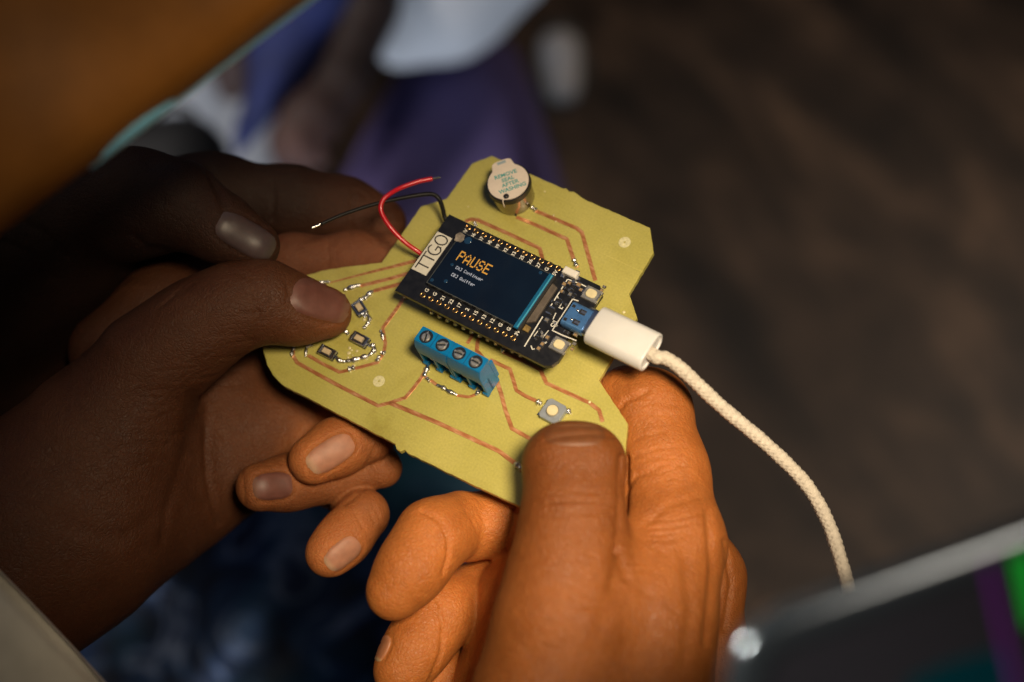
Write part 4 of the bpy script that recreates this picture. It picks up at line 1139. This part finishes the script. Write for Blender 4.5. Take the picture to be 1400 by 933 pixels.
for (x0, y0, x1, y1, n_, dep) in ((862, 640, 940, 628, 5, .16), (850, 555, 935, 560, 4, .14), (745, 690, 835, 690, 6, .16), (880, 730, 960, 720, 5, .14), (640, 700, 690, 760, 4, .12), (560, 800, 590, 820, 3, .1)):
    for k in range(n_):
        o_ = (k - n_ / 2) * 7 + random.uniform(-2, 2); j = lambda: random.uniform(-4, 4); xa = x0 + random.uniform(0, 18); xb = x1 - random.uniform(0, 22)
        dx_, dy_ = (0, o_) if abs(x1 - x0) > abs(y1 - y0) else (o_, 0)
        cr.append(([(xa + dx_, y0 + dy_ + j()), ((xa + xb) / 2 + dx_ + j(), (y0 + y1) / 2 + dy_ + j()), (xb + dx_, y1 + dy_ + j())], 2.2, dep * 1.7))
for k in range(44):   # fine furrows over the back of the hand
    x0 = random.uniform(690, 950); y0 = random.uniform(720, 920); a_ = random.uniform(-.5, .5)
    l_ = random.uniform(12, 34); cr.append(([(x0, y0), (x0 + l_ * math.cos(a_), y0 + l_ * math.sin(a_) + 3)], 2.4, .16))
cr.append(nail_rim((531, 868), (514, 905), 18))
body, bvr = build_body('body', rh, SKIN_R, hand, .62, cr)
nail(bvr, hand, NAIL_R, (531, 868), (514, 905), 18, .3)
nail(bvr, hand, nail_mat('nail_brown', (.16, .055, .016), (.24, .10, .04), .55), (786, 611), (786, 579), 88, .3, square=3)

# ------------------------------------------------------------------ lower left hand
hand = thing('hand', 'left hand pressing a small switch with its thumb, fingers curled under the board', 'hand', C3(60, 900, -30))
lh = [
    (4, 18, [(-120, 890, -20, 132, .05), (10, 760, -20, 142, .04), (100, 690, -20, 122, .04), (150, 590, -18, 98, .03)], [(115, 700, -30, 122, .05), (225, 655, -44, 92, .05), (312, 628, -46, 72, .07)], [(225, 560, -46, 70, .03), (300, 540, -50, 62, .05), (360, 540, -52, 50, .08)]),
    (8, 14, [(150, 590, -16, 96, .03), (205, 500, -12, 60, .03), (275, 445, -9, 50, .03), (325, 415, -8, 52, .03)]),          # thumb base
    (5, 5, [(318, 420, -8, 50, .03), (362, 412, -8, 52, .05), (405, 425, -10, 43, .12), (446, 428, -12, 35, .25)]),
    (5, 8, [(150, 480, -34, 56, 0), (225, 422, -38, 56, .05), (300, 395, -46, 46, .1), (420, 440, -54, 40, .3)]),   # index base seen over the thumb
    (4, 8, [(312, 628, -44, 72, .08), (352, 590, -44, 66, .1), (440, 560, -46, 46, .4)]),
    (1, 4, [(440, 560, -44, 40, .7), (520, 570, -34, 36, .7), (505, 596, -19, 35, .35)]),
    (1, 5, [(505, 596, -19, 35, .55), (462, 611, -15, 36, .75), (428, 629, -11, 34, .85)]),              # index tip
    (1, 4, [(380, 610, -45, 44, .7), (500, 610, -34, 32, .6), (522, 640, -24, 27, .4)]),
    (1, 5, [(522, 640, -25, 27, .4), (440, 652, -24, 33, .3), (395, 660, -20, 35, .3), (356, 666, -14, 34, .4)]),       # middle
    (1, 4, [(380, 640, -48, 40, .6), (470, 668, -36, 30, .4), (492, 703, -22, 34, .3)]),
    (1, 5, [(497, 704, -20, 36, .6), (470, 737, -16, 33, .85), (450, 757, -13, 33, .9)]),                         # ring
]
cl = [
    ([(262, 540), (260, 600), (234, 680)], 8, .6), ([(284, 560), (281, 610), (284, 660), (298, 715)], 5, .7, (-80, 10)), ([(342, 468), (352, 440), (348, 410)], 6, .3),
    ([(392, 388), (398, 410), (412, 432), (440, 445), (470, 440)], 2.5, .35), ([(325, 372), (345, 384), (352, 402)], 3, .3), ([(310, 385), (330, 398), (340, 415)], 3, .25), ([(420, 640), (424, 655)], 2, .3),
    ([(232, 410), (250, 392)], 2.2, .3), ([(222, 418), (240, 400)], 2.2, .3), ([(212, 425), (228, 410)], 2.2, .3), ([(243, 405), (262, 388)], 2.2, .3),
    ([(500, 640), (515, 610)], 3, .4), ([(470, 690), (485, 680), (500, 664)], 3, .4), ([(186, 592), (225, 597), (255, 590)], 3, .25), ([(190, 605), (230, 606)], 3, .2),
    ([(60, 640), (130, 600), (190, 540)], 14, .5), ([(100, 720), (160, 740), (220, 700)], 10, .4), ([(230, 690), (222, 740)], 6, .5),
]
for k in range(46):   # fine creases over the thumb's back
    x0 = random.uniform(120, 330); y0 = 640 - .75 * (x0 - 120) + random.uniform(-60, 50)
    cl.append(([(x0, y0), (x0 + random.uniform(15, 35), y0 + random.uniform(-14, 4))], 2.0, .2))
for xs in ([(503, 598), (495, 578)], [(509, 604), (503, 584)], [(497, 592), (490, 574)], [(509, 690), (520, 712)], [(503, 694), (513, 716)], [(497, 722), (484, 700)], [(452, 640), (462, 668)], [(446, 642), (455, 668)],
           [(300, 590), (330, 640), (335, 690)], [(350, 560), (340, 600), (352, 640)], [(404, 452), (396, 440)], [(350, 392), (356, 440)], [(358, 390), (364, 438)], [(366, 392), (371, 434)], [(343, 396), (348, 430)]):
    cl.append((xs, 2.4, .3))
cl += [nail_rim((397, 398), (483, 422), 58, 3), nail_rim((484, 600), (420, 641), 40, 3), nail_rim((491, 738), (446, 776), 34, 3), nail_rim((402, 662), (344, 668), 40, 3)]
body, bvl = build_body('body', lh, SKIN_L, hand, .65, cl)
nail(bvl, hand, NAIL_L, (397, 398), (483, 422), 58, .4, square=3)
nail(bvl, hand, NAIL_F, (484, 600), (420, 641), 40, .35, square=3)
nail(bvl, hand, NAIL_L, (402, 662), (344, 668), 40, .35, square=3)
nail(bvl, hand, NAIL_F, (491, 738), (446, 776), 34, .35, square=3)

# ------------------------------------------------------------------ upper left hand
hand = thing('hand', 'dark upper hand reaching across behind the board, its thumbnail resting near the other thumb', 'hand', C3(-40, 380, -40))
uh = [
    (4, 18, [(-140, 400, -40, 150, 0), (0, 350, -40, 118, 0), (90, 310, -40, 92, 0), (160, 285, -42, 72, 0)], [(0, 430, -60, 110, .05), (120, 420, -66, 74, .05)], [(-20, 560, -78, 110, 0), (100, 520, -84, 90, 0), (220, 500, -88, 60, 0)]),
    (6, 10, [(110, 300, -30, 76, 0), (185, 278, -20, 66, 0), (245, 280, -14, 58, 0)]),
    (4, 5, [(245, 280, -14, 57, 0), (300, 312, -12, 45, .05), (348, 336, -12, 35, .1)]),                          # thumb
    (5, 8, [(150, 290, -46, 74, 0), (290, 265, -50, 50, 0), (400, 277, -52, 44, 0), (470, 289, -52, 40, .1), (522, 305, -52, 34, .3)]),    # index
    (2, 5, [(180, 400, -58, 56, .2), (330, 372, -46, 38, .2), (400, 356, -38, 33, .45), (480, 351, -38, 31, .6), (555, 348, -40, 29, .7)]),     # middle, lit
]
cu2 = [([(372, 250), (374, 275), (372, 300)], 4, .6), ([(484, 262), (478, 290), (480, 315)], 4, .6), ([(490, 262), (500, 268)], 3, .3), ([(448, 325), (450, 350), (446, 366)], 3, .35), ([(456, 325), (458, 350)], 2.5, .2),
       ([(285, 232), (300, 262), (308, 290)], 6, 1.0), ([(183, 322), (200, 340), (225, 342)], 5, .5), ([(205, 225), (215, 250), (222, 275)], 8, .3), ([(20, 300), (60, 318), (90, 350)], 5, .5), ([(0, 330), (40, 345), (70, 380)], 5, .5)]
cu2.append(nail_rim((296, 301), (376, 346), 46, 3.4))
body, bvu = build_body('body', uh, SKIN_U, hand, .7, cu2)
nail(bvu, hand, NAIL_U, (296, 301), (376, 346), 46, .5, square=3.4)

# ------------------------------------------------------------------ cuff, tablet, panel in the foreground
cuff = thing('sleeve', 'pale beige sleeve cuff blurred in the lower left corner', 'sleeve', C3(0, 900, 0))
axd = np.array([.72, .69, -.27]); axd /= np.linalg.norm(axd); s1 = np.array([.692, -.722, 0]); s2 = np.cross(axd, s1); s2 *= np.sign(s2[2])
V = []; F = []; n = 72; prof = [(0, 38), (.6, 39.5), (0, 41), (-2, 41.7), (-8, 41.7), (-16, 41.8), (-30, 42), (-60, 45), (-100, 50)]
cc = C3(34, 830, 66)
for (t, r) in prof:
    for k in range(n):
        a = 2 * math.pi * k / n; rr = r * (1 + .012 * math.sin(5 * a + t * .05))
        V.append(cc + axd * t + s1 * rr * .8 * math.cos(a) + s2 * rr * .95 * math.sin(a))
for i in range(len(prof) - 1):
    for k in range(n): j = (k + 1) % n; F.append((i * n + k, i * n + j, (i + 1) * n + j, (i + 1) * n + k))
o = mesh_world('cuff_cloth', V, F, mat('beige_knit', (.62, .59, .52), .9, var=.1, scale=160, bump=.5, bscale=500), cuff)

tablet = thing('tablet', 'dark screen with silver rounded frame and purple and green stripes, blurred lower right foreground', 'tablet', C3(1000, 900, 210))
ZT = 210.0
tp = C3(958, 872, ZT); tdx = C3(1400, 712, ZT) - tp; tdx /= np.linalg.norm(tdx); tdy = np.array([tdx[1], -tdx[0], 0])
tilt = .12; tnz = np.array([0, 0, 1.])


def TBp(u, v, w): return tp + tdx * u + tdy * v + tnz * w


def rrect(u0, v0, u1, v1, r, n=10):
    out = []
    for (cu_, cv_, a0) in ((u0 + r, v0 + r, 180), (u1 - r, v0 + r, 270), (u1 - r, v1 - r, 0), (u0 + r, v1 - r, 90)):
        for k in range(n + 1): t = R(a0 + 90 * k / n); out.append((cu_ + r * math.cos(t), cv_ + r * math.sin(t)))
    return out


TU, TV = 150, 100
rings = []
for (ins, w) in ((1.2, -6), (.3, -5.2), (0, -4), (0, -2.4), (.35, -1.2), (1.1, -.35), (2.2, 0), (6.2, 0), (6.6, -.3)):
    rings.append([TBp(u, v, w) for u, v in rrect(ins, ins, TU - ins, TV - ins, 13 - ins)])
V, F = loft(rings)
o = mesh_world('frame', V, F, mat('silver_frame', (.012, .015, .021), .14, .8, var=.1, scale=60, spec=.2), tablet); autosmooth(o, 50)
V = [TBp(u, v, -.2) for u, v in rrect(6.5, 6.5, TU - 6.5, TV - 6.5, 6.5)]
V2 = [TBp(u, v, -1.2) for u, v in rrect(6.5, 6.5, TU - 6.5, TV - 6.5, 6.5)]
mesh_world('screen', *loft([V2, V]), mat('black_screen', (.002, .002, .003), .12, spec=.1), tablet, False)


def tstripe(pxs, m, w=.03):
    V = []
    for (x, y) in pxs:
        V.append(C3(x, y, ZT + w))
    return mesh_world('screen_stripe', V, [tuple(range(len(V)))[::-1]], m, tablet, False)


tstripe([(1345, 772), (1353, 769), (1396, 960), (1387, 960)], mat('purple_stripe', (.004, .0, .005), .15, spec=.05, emit=(.18, .01, .25), estr=.3))
tstripe([(1384, 762), (1410, 752), (1430, 850), (1405, 858)], mat('green_stripe', (0, .004, 0), .15, spec=.05, emit=(.01, .4, .03), estr=.5))
tstripe([(1240, 930), (1300, 905), (1380, 885), (1400, 960), (1240, 970)], mat('teal_stripe', (0, .002, .003), .15, spec=.05, emit=(.003, .05, .08), estr=.08), .02)

panel = thing('panel', 'blurred orange brown curved panel with pale cyan highlight along its edge in the upper left foreground', 'panel', C3(120, 60, 95))
ea, eb = C3(440, -23, 100), C3(-170, 440, 100)          # the long straight edge
ed = eb - ea; EL = np.linalg.norm(ed); ed /= EL; en_ = np.array([ed[1], -ed[0], 0]); en_ = -en_ if en_[1] < 0 else en_
V = []; F = []; ns, nt_ = 40, 30
for i in range(ns + 1):
    for j in range(nt_ + 1):
        s = EL * i / ns; t = 120. * j / nt_
        V.append(ea + ed * s + en_ * t + np.array([0, 0, 1.]) * (2.2 * t ** .5 + .05 * t + 3 * mnoise.noise((s * .03, t * .03, 0))))
for i in range(ns):
    for j in range(nt_):
        a = i * (nt_ + 1) + j; F.append((a, a + nt_ + 1, a + nt_ + 2, a + 1))
o = mesh_world('curved_sheet', V, F, mat('amber_brown_plastic', (.34, .13, .02), .5, var=.35, scale=22), panel)
sm = o.modifiers.new('thick', 'SOLIDIFY'); sm.thickness = .002; sm.offset = -1
V, F = tube_mesh([ea + ed * EL * .53 * k / 30 + np.array([0, 0, -.6]) for k in range(31)], 1.9, 12)
mesh_world('edge_highlight', V, F, mat('cyan_glass_highlight', (.28, .72, 1.0), .3, coat=.4), panel)  # cyan highlight of the lit glass edge, put into the tube's colour
